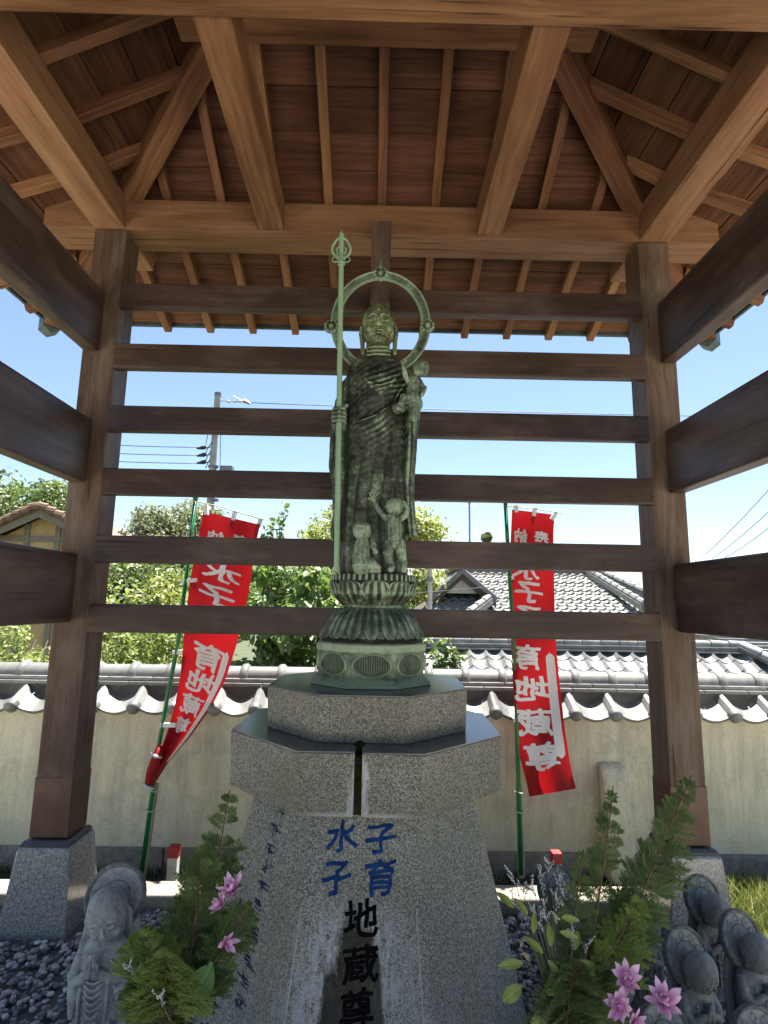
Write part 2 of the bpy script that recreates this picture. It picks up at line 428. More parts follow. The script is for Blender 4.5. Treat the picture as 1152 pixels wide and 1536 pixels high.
while x < 5.4:
    M = Matrix.Translation((x, 3.64, .79+random.uniform(-.002, .002))) @ Matrix.Rotation(slope, 4, 'X') @ Matrix.Rotation(random.uniform(-.012, .012), 4, 'Z')
    inst('cover_tile', pt, M, WL); x += PIT
# mirrored back row is a single run of simpler tiles
ptb = pantile_mesh(end=False, seg=8)
x = -5.2
while x < 5.4:
    M = Matrix.Translation((x, 4.17, .79)) @ Matrix.Rotation(math.pi, 4, 'Z') @ Matrix.Rotation(slope, 4, 'X')
    inst('cover_tile', ptb, M, WL); x += PIT
m = MB(); m.box((-9, 3.79, .80), (9, 3.95, .905)); m.build('mortar_bed', mortar, WL)
x = -5.3; i = 0
while x < 5.4:      # two courses of flat ridge tiles
    for q, (y0, y1, z0, h) in enumerate(((3.775, 4.03, .906, .022), (3.80, 4.005, .931, .022))):
        beam('flat_tile', (x+.14*q, (y0+y1)/2, z0), (x+.14*q+.282, (y0+y1)/2, z0), y1-y0, h, tilem, WL, bev=.004)
    x += .286
m = MB(); rr = []
for y_, rad in ((0, .06), (.012, .068), (.035, .070), (.05, .063), (.055, .056), (.245, .056)):
    rr.append([Vector((y_, rad*1.25*math.cos(a), rad*1.25*math.sin(a))) for a in [math.pi*k/12 for k in range(13)]])
m.loft(rr, closed=False, caps=False)
rtm = m.build('ridge_tile', tilem, world=False, smooth=50, mesh_only=True)
x = -5.25
while x < 5.4:
    inst('ridge_tile', rtm, Matrix.Translation((x, 3.90, .953+random.uniform(-.002, .002))), WL); x += .2425
# buttress on the wall by the right post
BT = thing('wall_buttress', (1.6, 3.6, -.16), 'stained plaster buttress leaning on the wall beside the right post', 'buttress')
m = MB()
def sec(x): return [Vector((x, 3.73, -.16)), Vector((x, 3.58, -.16)), Vector((x, 3.61, .20)), Vector((x, 3.64, .38)), Vector((x, 3.68, .47)), Vector((x, 3.73, .50))]
m.loft([sec(1.40), sec(1.56)]); m.build('buttress_body', plaster, BT, bevel=.025)

# ================================================================== GRAVEL, WEEDS, GRASS
def ico(n=1):
    bm = bmesh.new(); bmesh.ops.create_icosphere(bm, subdivisions=n, radius=1)
    v = np.array([x.co[:] for x in bm.verts]); f = np.array([[a.index for a in x.verts] for x in bm.faces]); bm.free(); return v, f
def np_mesh(name, V, F, mat, parent=None, smooth=True, col=None):
    me = bpy.data.meshes.new(name); nv, nf, k = len(V), len(F), F.shape[1]
    M = WM[parent.name] if parent is not None else Matrix.Translation(Vector(V.mean(0).tolist()))
    V = V - np.array(M.translation)
    me.vertices.add(nv); me.vertices.foreach_set('co', V.astype(np.float32).ravel())
    me.loops.add(nf*k); me.loops.foreach_set('vertex_index', F.astype(np.int32).ravel())
    me.polygons.add(nf); me.polygons.foreach_set('loop_start', np.arange(0, nf*k, k, dtype=np.int32))
    me.polygons.foreach_set('use_smooth', np.full(nf, smooth))
    if col is not None:
        a = me.attributes.new('tone', 'FLOAT', 'POINT'); a.data.foreach_set('value', col.astype(np.float32))
    me.update(); me.validate(); me.materials.append(mat)
    return reg(bpy.data.objects.new(name, me), M, parent)
def rotmats(n, rng, tilt=None):
    q = rng.normal(size=(n, 4)); q /= np.linalg.norm(q, axis=1)[:, None]
    w, x, y, z = q.T
    return np.stack([np.stack([1-2*(y*y+z*z), 2*(x*y-z*w), 2*(x*z+y*w)], 1), np.stack([2*(x*y+z*w), 1-2*(x*x+z*z), 2*(y*z-x*w)], 1), np.stack([2*(x*z-y*w), 2*(y*z+x*w), 1-2*(x*x+y*y)], 1)], 1)
def pebbles():
    n = 16500; iv, jf = ico(1)
    x = RNG.uniform(-2.0, 1.7, n); y = RNG.uniform(.98, 2.95, n)
    keep = np.ones(n, bool)
    for sx in (-1, 1): keep &= ~((abs(x-sx*PX) < .2) & (abs(y-2.885) < .2))
    keep &= ~((abs(x+.035) < .48) & (abs(y-2.28) < .46))
    keep &= ~((abs(x) < .5) & (y < 1.7))
    x, y = x[keep], y[keep]; n = len(x)
    s = RNG.uniform(.0085, .0165, n); sc = np.stack([s*RNG.uniform(.8, 1.25, n), s*RNG.uniform(.8, 1.2, n), s*RNG.uniform(.45, .75, n)], 1)
    a = RNG.uniform(0, 6.28, n); tl = RNG.normal(0, .3, n)
    ca, sa, ct, st = np.cos(a), np.sin(a), np.cos(tl), np.sin(tl)
    V = iv[None]*sc[:, None]*(1+RNG.normal(0, .07, (n, len(iv), 1)))
    Z = V[..., 2]*ct[:, None]+V[..., 0]*st[:, None]; X = V[..., 0]*ct[:, None]-V[..., 2]*st[:, None]; Y = V[..., 1]
    V = np.stack([X*ca[:, None]-Y*sa[:, None]+x[:, None], X*sa[:, None]+Y*ca[:, None]+y[:, None], Z+RNG.uniform(-.008, .014, n)[:, None]], 2).reshape(-1, 3)
    F = (jf[None]+np.arange(n)[:, None, None]*len(iv)).reshape(-1, 3)
    tone = np.repeat(RNG.uniform(0, 1, n)**1.6, len(iv))
    t = NT('pebble stone'); at = t.n('Attribute', attribute_name='tone').outputs['Fac']; oc = t.tc()
    c = t.ramp(at, [(0, (.10,.102,.108)), (.3, (.26,.263,.27)), (.55, (.41,.40,.385)), (.72, (.40,.35,.29)), (.9, (.52,.52,.51)), (1, (.75,.74,.71))])
    c = t.mix(t.math('MULTIPLY', t.noise(oc, 180, 3), .45), c, (.09,.09,.095))
    t.set(color=c, rough=.55)
    o = np_mesh('gravel', V, F, t.m, col=tone); tag(o, 'grey river pebbles spread over the ground inside the shelter', 'gravel', kind='stuff')
pebbles()
def leafmat(name, c1, c2, c3, trans=.35, rough=.5):
    t = NT(name); at = t.n('Attribute', attribute_name='tone').outputs['Fac']
    c = t.ramp(at, [(0, c1), (.5, c2), (1, c3)])
    t.put(t.b.inputs['Base Color'], c); t.put(t.b.inputs['Roughness'], rough)
    tr = t.n('BsdfTranslucent', {'Color': t.mix(.35, c, (.25,.35,.02))})
    mx = t.n('MixShader', {0: trans, 1: t.b.outputs[0], 2: tr.outputs[0]}); t.t.links.new(mx.outputs[0], t.out.inputs[0])
    return t.m
def blades(name, boxes, n, h, mat, lab, cat, wd=.004, lean=.35):
    x = []; y = []; z = []
    for (x0, x1, y0, y1, z0, share) in boxes:
        k = int(n*share); x.append(RNG.uniform(x0, x1, k)); y.append(RNG.uniform(y0, y1, k)); z.append(np.full(k, z0))
    x, y, z = map(np.concatenate, (x, y, z)); n = len(x)
    hh = RNG.uniform(.5, 1.2, n)*h; a = RNG.uniform(0, 6.28, n); l = RNG.normal(0, lean, n)*hh
    dx, dy = np.cos(a), np.sin(a); b = RNG.uniform(0, 6.28, n)
    p0 = np.stack([x-dy*wd, y+dx*wd, z], 1); p1 = np.stack([x+dy*wd, y-dx*wd, z], 1)
    m0 = np.stack([x-dy*wd*.7+np.cos(b)*l*.4, y+dx*wd*.7+np.sin(b)*l*.4, z+hh*.6], 1); m1 = m0+np.stack([dy*wd*1.4, -dx*wd*1.4, 0*x], 1)
    tp = np.stack([x+np.cos(b)*l, y+np.sin(b)*l, z+hh], 1)
    V = np.stack([p0, p1, m1, m0, tp], 1).reshape(-1, 3); o = np.arange(n)[:, None]*5
    F = np.concatenate([o+np.array([[0,1,2]]), o+np.array([[0,2,3]]), o+np.array([[3,2,4]])])
    ob = np_mesh(name, V, F, mat, col=np.repeat(RNG.uniform(0, 1, n), 5), smooth=False)
    return tag(ob, lab, cat, kind='stuff')
g_dark = leafmat('weed green', (.02,.032,.012), (.035,.055,.018), (.06,.085,.03))
g_lit = leafmat('lawn grass', (.09,.11,.03), (.15,.17,.05), (.26,.25,.1))
blades('weeds', [(-3.2, 3.2, 3.16, 3.70, -.17, 1)], 5200, .07, g_dark, 'short dark weeds and moss along the foot of the plaster wall', 'weeds', .005, .6)
blades('grass', [(1.74, 3.6, 1.6, 3.2, -.16, .8), (1.74, 3.6, 3.2, 3.5, -.16, .2)], 16000, .15, g_lit, 'sunlit yellow green grass beside the right post stone', 'grass', .003, .5)

# ================================================================== FOLIAGE
def foliage(name, clumps, leaf, mat, parent=None, dens=1.0, seed=0, lean_up=.35, kind=None, nmax=60000):
    """leaf-sized folded faces spread through ellipsoid clumps: clumps = [(x,y,z, rx,ry,rz, n)]"""
    rng = np.random.default_rng(seed); Cs = []; Ns = []; T = []
    for (x, y, z, rx, ry, rz, n) in clumps:
        n = int(n*dens); d = rng.normal(size=(n, 3)); d /= np.linalg.norm(d, axis=1)[:, None]
        r = rng.uniform(.35, 1, n)**.5*rng.uniform(.85, 1.12, n)
        Cs.append(np.array([x, y, z])+d*r[:, None]*np.array([rx, ry, rz]))
        nn = d*.8+rng.normal(0, .55, (n, 3))+np.array([0, 0, lean_up]); Ns.append(nn)
        T.append(np.clip(rng.normal(.5, .2, n)+rng.normal(0, .08), 0, 1))
    Cn = np.concatenate(Cs)[:nmax]; N = np.concatenate(Ns)[:nmax]; T = np.concatenate(T)[:nmax]; n = len(Cn)
    N /= np.linalg.norm(N, axis=1)[:, None]
    a = np.cross(N, rng.normal(size=(n, 3))); a /= np.linalg.norm(a, axis=1)[:, None]; b = np.cross(N, a)
    L = leaf*rng.uniform(.6, 1.3, n)[:, None]; w = L*.62
    # six corner leaf folded on its midrib
    pts = [-a*L*.5, -a*L*.15+b*w*.5+N*L*.08, a*L*.2+b*w*.42+N*L*.08, a*L*.55, a*L*.2-b*w*.42+N*L*.08, -a*L*.15-b*w*.5+N*L*.08]
    V = np.stack([Cn+p for p in pts], 1).reshape(-1, 3); o = np.arange(n)[:, None]*6
    F = np.concatenate([o+np.array([[0,3,2,1]]), o+np.array([[0,5,4,3]])])
    ob = np_mesh(name, V, F, mat, parent, smooth=False, col=np.repeat(T, 6))
    if kind: ob['kind'] = kind
    return ob
def crown(c, r, k, n, seed, sub=.42, rz=None, flat=.8):
    """clumps on a crown envelope"""
    rng = np.random.default_rng(seed); out = []
    for i in range(k):
        d = rng.normal(size=3); d /= np.linalg.norm(d); d[2] = abs(d[2])*1.0 if rng.random() < .75 else d[2]
        q = rng.uniform(.45, .95); rr = r*sub*rng.uniform(.6, 1.25)
        zz = (rz or r)
        out.append((c[0]+d[0]*q*r, c[1]+d[1]*q*r*.8, c[2]+d[2]*q*zz, rr, rr, rr*flat, n/k*rng.uniform(.6, 1.4)))
    return out
bark = plain('bark', (.12,.095,.07), .9, 0, .3, 12, .6, 30)
L_dark = leafmat('dense tree leaf', (.04,.075,.025), (.09,.14,.045), (.19,.24,.09), .3)
L_yel = leafmat('yellow green leaf', (.13,.15,.04), (.26,.28,.08), (.42,.42,.16), .45)
L_olive = leafmat('olive grey leaf', (.09,.10,.06), (.19,.20,.13), (.35,.35,.26), .35)
L_vine = leafmat('vine leaf', (.05,.10,.028), (.12,.20,.06), (.25,.33,.14), .4, .4)
L_hedge = leafmat('hedge leaf', (.10,.14,.035), (.21,.26,.075), (.36,.39,.16), .42)
def trunk(parent, base, top, r, seed, branches=6, spread=1.0, mat=None):
    rng = random.Random(seed); base = Vector(base); top = Vector(top); m = MB()
    pts = [base.lerp(top, i/5)+Vector((rng.uniform(-1, 1), rng.uniform(-1, 1), 0))*r*(.8 if i else 0) for i in range(6)]
    m.tube(pts, [r*(1-.75*i/5) for i in range(6)], 9)
    m.build('trunk', mat or bark, parent, smooth=True)
    for k in range(branches):
        t = rng.uniform(.35, .95); p = base.lerp(top, t); a = rng.uniform(0, 6.28); L = spread*rng.uniform(.5, 1)
        q = p+Vector((math.cos(a)*L, math.sin(a)*L*.7, L*rng.uniform(.4, 1)))
        m = MB(); m.tube([p, p.lerp(q, .5)+Vector((0, 0, -.08*L)), q], [r*.35, r*.22, r*.07], 6)
        m.build('branch', mat or bark, parent, smooth=True)
def tree(name, px, pyt, Y, wpx, leaf, mat, n, k, lab, cat='tree', zb=-3.2, group=None, aspect=1.0, seed=1, br=6, sub=.42):
    """crown whose top is seen at (px, pyt) with width wpx, standing at depth Y"""
    top = P(px, pyt, Y); r = wpx/2*(Y*.99)/FPX; rz = r*aspect
    c = Vector((top.x, Y, top.z-rz*1.15))
    T = thing(name, (c.x, Y, zb), lab, cat, group)
    foliage('crown', crown(c, r, k, n, seed, sub, rz), leaf, mat, T, seed=seed)
    trunk(T, (c.x, Y, zb), (c.x, Y, c.z+rz*.6), max(.05, r*.09), seed, br, r*.8)
    return T
GT = 'trees beyond the wall'
tree('broadleaf_tree', 15, 686, 30, 210, .24, L_dark, 9000, 26, 'dense round green tree at the far left above the gabled house', group=GT, seed=3, br=3)
tree('broadleaf_tree', 98, 712, 33, 130, .24, L_dark, 6000, 18, 'dense green tree just left of the left post behind the gabled house', group=GT, seed=4, br=3)
tree('olive_tree', 262, 742, 14, 190, .10, L_olive, 9000, 34, 'airy grey green tree with bare twigs behind the left red banner', group=GT, seed=5, br=12, sub=.34, aspect=.8)
tree('maple_tree', 562, 738, 17, 265, .13, L_yel, 15000, 44, 'yellow green tree standing behind the bronze statue', group=GT, seed=6, br=9, sub=.3, aspect=.75)
tree('conifer', 728, 794, 60, 19, .5, L_olive, 900, 10, 'small dark round topped tree on the skyline left of the right banner', group=GT, seed=7, br=0, aspect=1.5)
tree('broadleaf_tree', 752, 806, 55, 34, .4, L_olive, 900, 10, 'pale feathery treetop on the skyline touching the right banner pole', group=GT, seed=8, br=0)
tree('broadleaf_tree', 640, 835, 23, 150, .16, L_yel, 7000, 22, 'low green tree beside the far tiled roof gable behind the concrete pole', group=GT, seed=9, br=3)
tree('broadleaf_tree', 205, 832, 11, 190, .11, L_dark, 8000, 24, 'dark green tree behind the hedge next to the left post', group=GT, seed=10, br=4)
tree('broadleaf_tree', 350, 800, 12.5, 210, .11, L_vine, 9000, 26, 'mid green leafy tree behind the lower half of the left banner', group=GT, seed=11, br=4)
tree('broadleaf_tree', 1092, 958, 20, 40, .12, L_dark, 1200, 8, 'small green tree beside the far right house past the right post', group=GT, seed=12, br=0)
# shrubs close behind the wall
def shrub(name, boxpx, Y, dep, leaf, mat, n, k, lab, seed, zb=-3.1, sub=.2, group='shrubs behind the wall'):
    rng = np.random.default_rng(seed); x0, y0, x1, y1 = boxpx
    a = P(x0, y1, Y); b = P(x1, y0, Y); T = thing(name, ((a.x+b.x)/2, Y, zb), lab, 'shrub', group)
    w = b.x-a.x; h = b.z-a.z; cl = []
    for i in range(k):
        u = rng.uniform(0, 1); e = 1-abs(2*u-1)**3*.35
        z = a.z-.4+(h*e+.4)*rng.uniform(0, 1)**.7; r = min(w, h)*sub*rng.uniform(.6, 1.3)
        cl.append((a.x+u*w, Y+rng.uniform(-dep, dep), z-r*.5, r, r, r, n/k))
    foliage('leaves', cl, leaf, mat, T, seed=seed)
    m = MB(); r_ = random.Random(seed)
    for i in range(7):
        p = Vector((a.x+w*(.15+.7*i/6), Y, zb)); m.tube([p, p+Vector((r_.uniform(-.1, .1), 0, (a.z-zb)*.6)), Vector((a.x+w*r_.random(), Y+r_.uniform(-.1, .1), b.z-h*r_.uniform(.1, .4)))], [.02, .014, .005], 5)
    m.build('stems', bark, T, smooth=True)
    return T
shrub('hedge_shrub', (-60, 938, 100, 1030), 6.0, .4, .045, L_hedge, 4500, 30, 'yellow green clipped shrub left of the left post above the wall', 21, sub=.35)
shrub('hedge_shrub', (105, 945, 285, 1030), 5.8, .35, .042, L_hedge, 6000, 40, 'fine leaved light green hedge between the left post and left banner', 22, sub=.3)
shrub('hedge_shrub', (150, 862, 300, 960), 8.0, .5, .07, L_yel, 3500, 26, 'bright yellow green shrub crossing the rails left of the left banner', 23, sub=.3)
shrub('vine_shrub', (360, 822, 520, 1030), 5.3, .35, .085, L_vine, 3600, 40, 'broad leaved green shrub filling the gap between banner and statue', 24, sub=.2)
shrub('vine_shrub', (520, 880, 625, 1030), 5.6, .3, .08, L_vine, 1500, 18, 'dark broad leaved shrub right behind the lotus pedestal', 25, sub=.25)
# loose sprays
def spray(boxpx, Y, n, leaf, mat, lab, seed, zb=-3.0):
    rng = random.Random(seed); x0, y0, x1, y1 = boxpx; T = thing('tall_shoot', P((x0+x1)/2, y1, Y)-Vector((0, 0, 0)), lab, 'plant', 'loose shoots above the wall')
    cl = []; m = MB()
    for i in range(n):
        b = P(rng.uniform(x0, x1), y1+40, Y+rng.uniform(-.1, .1)); t = P(rng.uniform(x0, x1), rng.uniform(y0, y0+(y1-y0)*.5), Y)
        mid = b.lerp(t, .5)+Vector((rng.uniform(-.05, .05), 0, 0)); m.tube([b, mid, t], [.006, .005, .002], 5)
        for k in range(9):
            q = b.lerp(t, .35+.65*k/8); cl.append((q.x, q.y, q.z, .05, .05, .045, 4))
    m.build('stems', bark, T, smooth=True); foliage('leaves', cl, leaf, mat, T, seed=seed, nmax=3000)
spray((394, 748, 440, 850), 5.3, 5, .06, L_vine, 'thin leafy shoots rising above the shrub right of the left banner', 31)
spray((640, 958, 715, 1012), 5.0, 9, .055, L_vine, 'loose leafy sprays over the wall right of the pedestal', 32)
# wooded hills
def hill(pts, Y, dep, leaf, n, lab, seed, zb=-3):
    rng = np.random.default_rng(seed); V = []; T = []
    X = [P(x, y, Y).x for x, y in pts]; Z = [P(x, y, Y).z for x, y in pts]
    cl = []
    for i in range(n):
        x = rng.uniform(X[0], X[-1]); zt = np.interp(x, X, Z); k = rng.uniform(0, 1)**.7; r = leaf*rng.uniform(4, 8)
        cl.append((x, Y-dep*(1-k)+rng.uniform(-2, 2), zb+(zt-zb)*k-r*.8, r, r, r*.8, 46))
    o = foliage('wooded_hill', cl, leaf, L_dark, seed=seed, nmax=90000); tag(o, lab, 'woods', kind='stuff')
hill([(790, 858), (880, 852), (925, 862), (965, 884), (1035, 838), (1060, 834), (1100, 850), (1152, 880), (1250, 900)], 150, 60, .55, 800, 'distant wooded hill on the skyline at the right', 41)
hill([(-300, 850), (0, 800), (200, 820), (420, 838), (620, 860), (800, 880)], 120, 50, .6, 700, 'distant wooded slope behind the trees at the left', 42)

# ================================================================== HOUSES
rooftile = plain('neighbour roof tile', (.25,.25,.24), .4, 0, .22, 7, .1)
rooftile_d = plain('ridge tile grey', (.12,.122,.125), .45, 0, .2, 7)
cream = plain('white plaster', (.62,.60,.55), .9, 0, .08, 4)
darkw = plain('dark timber', (.07,.055,.045), .8, 0, .2)
def slope_frame(o, xd, yd): return frame(o, xd, Vector(xd).cross(Vector(yd)))
def tiled_near():
    T = thing('tiled_house', (1.9, 9.6, -3.2), 'house roof of pale grey curved tiles just beyond the wall at the right', 'house')
    e0 = Vector((.55, 8.0, .13)); k = .60; nrow, ncol = 9, 26; pitx, pity = .262, .25
    e0 = Vector((.45, 7.45, -.40))
    yd = Vector((0, 1, k)).normalized(); xd = Vector((1, 0, 0))
    m = MB(); q = [Vector((.35, 7.42, -.43)), Vector((8.0, 7.42, -.43)), Vector((6.6, 9.40, .74)), Vector((.35, 9.40, .74))]
    m.loft([[v-Vector((0, 0, .12)) for v in q], [v-Vector((0, 0, .03)) for v in q]]); m.build('roof_deck', darkw, T)
    tm = pantile_mesh(L=.3, end=False, seg=7, pit=pitx, th=.018, name='roof_tile'); tm.materials.clear(); tm.materials.append(tilem)
    for j in range(nrow):
        for i in range(ncol):
            p = e0+xd*(i*pitx)+yd*(j*pity)+Vector((0, 0, .008))
            if p.x > 7.2-(p.y-7.45)*.72: continue
            M = Matrix.Translation(p+Vector((random.uniform(-.003, .003), 0, random.uniform(-.002, .003)))) @ Matrix.Rotation(math.atan(k)-.045, 4, 'X')
            inst('roof_tile', tm, M, T)
    # ridge: flat courses and round cap tiles
    for q in range(3):
        m = MB(); m.box((.3, 9.30+.01*q, .74+.035*q), (6.0, 9.52-.01*q, .768+.035*q)); m.build('ridge_course', rooftile_d if q == 1 else rooftile, T, bevel=.006)
    for i in range(19):
        m = MB(); m.tube([(.35+i*.3, 9.41, .875), (.35+i*.3+.29, 9.41, .872)], [.075, .065], 10); m.build('ridge_tile', rooftile, T, smooth=40)
    # hip running down to the right
    a = Vector((5.95, 9.40, .80)); b = Vector((7.45, 7.45, -.33))
    for i in range(9):
        p = a.lerp(b, i/9); q = a.lerp(b, (i+1.08)/9)
        m = MB(); m.tube([p+Vector((0, 0, .06)), q+Vector((0, 0, .075))], [.09, .10], 10); m.build('hip_tile', rooftile, T, smooth=40)
        m = MB(); d = (b-a).normalized(); s = d.cross(Vector((0, 0, 1))).normalized()*.12
        m.loft([[p-s, p+s, q+s, q-s], [v+Vector((0, 0, .06)) for v in (p-s, p+s, q+s, q-s)]]); m.build('hip_course', rooftile_d, T)
    m = MB(); m.box((.6, 7.9, -3.2), (6.7, 13, -.45)); m.build('wall', cream, T)
    m = MB(); m.loft([[Vector((.35, 9.45, .70)), Vector((6.0, 9.45, .70)), Vector((7.6, 13.2, -.6)), Vector((.35, 13.2, -.6))], [Vector((.35, 9.45, .74)), Vector((6.0, 9.45, .74)), Vector((7.6, 13.2, -.55)), Vector((.35, 13.2, -.55))]])
    m.build('back_roof', rooftile, T)
tiled_near()
def tile_field(name, T, quad, pit, rowh, mat):
    """real overlapping tile relief over a planar quad: bottom-left, bottom-right, top-right, top-left"""
    bl, br, tr, tl = [np.array(v) for v in quad]
    H = np.linalg.norm(tl-bl); nr = max(1, int(H/rowh)); nrm = np.cross(br-bl, tl-bl); nrm /= np.linalg.norm(nrm)
    V = []; F = []; b = 0
    for j in range(nr):
        t0, t1 = j/nr, (j+1)/nr; A0, B0 = bl+(tl-bl)*t0, br+(tr-br)*t0; A1, B1 = bl+(tl-bl)*t1, br+(tr-br)*t1
        xd = (br-bl)/np.linalg.norm(br-bl); o = bl
        x0, x1 = (A0-o)@xd, (B0-o)@xd; up_ = (tl-bl)-((tl-bl)@xd)*xd; up_ /= np.linalg.norm(up_)
        n = int((x1-x0)/pit*4); xs = x0+np.arange(n+1)*(pit/4); h0 = (A0-o)@up_; h1 = (A1-o)@up_
        ph = (xs/pit) % 1; wv = .035*np.where(ph < .3, 1.0, -.55)
        lo = o+xs[:, None]*xd+h0*up_+nrm*(wv+.045)[:, None]; lo2 = lo-nrm*.035; hi = o+xs[:, None]*xd+h1*up_+nrm*(wv*.9+.006)[:, None]
        V += [lo2, lo, hi]; n1 = n+1; i = np.arange(n)
        F += [np.stack([b+i, b+i+1, b+n1+i+1, b+n1+i], 1), np.stack([b+n1+i, b+n1+i+1, b+2*n1+i+1, b+2*n1+i], 1)]; b += 3*n1
    o_ = np_mesh(name, np.concatenate(V), np.concatenate(F), mat, T, smooth=False); o_['kind'] = 'stuff'; return o_
def tiled_far():
    T = thing('temple_hall', (5.5, 17, -3.2), 'large hall roof of pale diamond patterned tiles with a small white gable', 'house')
    rl, rr_ = P(700, 858, 19), P(880, 862, 19)
    bl, br = P(612, 952, 14.5), P(1015, 962, 14.5); rz = (rl.z+rr_.z)/2; ez = (bl.z+br.z)/2
    A = Vector((bl.x, 14.5, ez)); B = Vector((br.x, 14.5, ez)); C_ = Vector((rr_.x, 19, rz)); D = Vector((rl.x+.15, 19, rz))
    m = MB()
    def thick(q, d=.12): m.loft([[v-Vector((0, 0, d+.03)) for v in q], [v-Vector((0, 0, .03)) for v in q]])
    thick([A, B, C_, D]); rgt = Vector((B.x+.3, 23.5, ez)); thick([B, rgt, C_, C_+Vector((.01, .01, 0))])
    thick([A, D, D+Vector((.01, .01, 0)), Vector((A.x-.4, 23.5, ez))][::-1]); thick([C_, rgt, Vector((A.x, 23.5, ez)), D])
    m.build('roof_deck', darkw, T)
    tile_field('roof_tile', T, (A, B, C_, D), .27, .25, rooftile)
    tile_field('roof_tile', T, (B, Vector((B.x+.3+1.2, 21.5, ez)), C_+Vector((.1, .1, 0)), C_), .27, .25, rooftile)
    for q in range(2):
        m = MB(); m.box((D.x-.25, 18.88+.03*q, rz+.08*q), (C_.x+.25, 19.12-.03*q, rz+.07+.08*q)); m.build('ridge_course', rooftile_d, T, bevel=.01)
    m = MB(); m.tube([(D.x-.3, 19, rz+.2), (C_.x+.3, 19, rz+.2)], .09, 8); m.build('ridge_cap', rooftile, T, smooth=40)
    def hip(p, q, r=.11):
        m = MB(); s = (q-p).cross(Vector((0, 0, 1))).normalized()*r
        m.loft([[p-s, p+s, q+s, q-s], [v+Vector((0, 0, .16)) for v in (p-s, p+s, q+s, q-s)]]); m.build('hip_course', rooftile_d, T)
        n = int((q-p).length/.34)
        m = MB()
        for i in range(n):
            a = p.lerp(q, i/n); b = p.lerp(q, (i+1)/n); m.tube([a+Vector((0, 0, .2)), b+Vector((0, 0, .215))], [.075, .09], 7)
        m.build('hip_cap', rooftile, T, smooth=40)
    hip(C_, P(968, 916, 15.6)); hip(C_+Vector((.35, .2, 0)), P(985, 905, 17.5), .09)
    hip(P(735, 905, 15.8), P(692, 938, 14.6)); 
    # small front gable on the left
    gl, gt, gr = P(664, 892, 16.2), P(690, 860, 16.2), P(722, 888, 16.2)
    bz = (gl.z+gr.z)/2; gl.z = gr.z = bz
    m = MB(); m.loft([[gl+Vector((.12, 0, 0)), gr-Vector((.12, 0, 0)), gt-Vector((0, 0, .12))], [gl+Vector((.12, .2, 0)), gr+Vector((-.12, .2, 0)), gt+Vector((0, .2, -.12))]]); m.build('gable_wall', cream, T)
    for e in (gl-Vector((.35, 0, .22)), gr+Vector((.35, 0, -.22))):
        d = (e-gt).normalized(); u = Vector((0, 0, .1))
        q = [gt+Vector((0, -.35, 0)), e+Vector((0, -.35, 0)), e+Vector((0, 3.0, 0)), gt+Vector((0, 3.0, 0))]
        m = MB(); m.loft([q, [v+u for v in q]]); m.build('gable_roof', rooftile, T)
        m = MB(); m.tube([gt+Vector((0, -.4, .06)), e+Vector((0, -.4, .06))], .08, 8); m.build('verge_tile', rooftile_d, T, smooth=40)
        m = MB(); q = [gt+Vector((0, -.33, -.02)), e+Vector((0, -.33, -.02)), e+Vector((0, -.33, -.17)), gt+Vector((0, -.33, -.2))]; m.loft([q, [v+Vector((0, .05, 0)) for v in q]]); m.build('bargeboard', darkw, T)
    m = MB(); m.tube([gt+Vector((0, -.45, .2)), gt+Vector((0, 2.8, .2))], .12, 8); m.build('gable_ridge', rooftile_d, T, smooth=40)
    w0, w1 = P(610, 905, 15.5), P(735, 905, 15.5)
    tile_field('roof_tile', T, (Vector((w0.x, 14.2, ez+.02)), Vector((w1.x, 14.2, ez+.02)), Vector((w1.x, 16.5, ez+1.0)), Vector((w0.x+.9, 16.5, ez+1.0))), .27, .25, rooftile)
    m = MB(); m.box((A.x+.8, 15.6, -3.2), (B.x-.6, 22.5, ez)); m.build('wall', cream, T)
tiled_far()
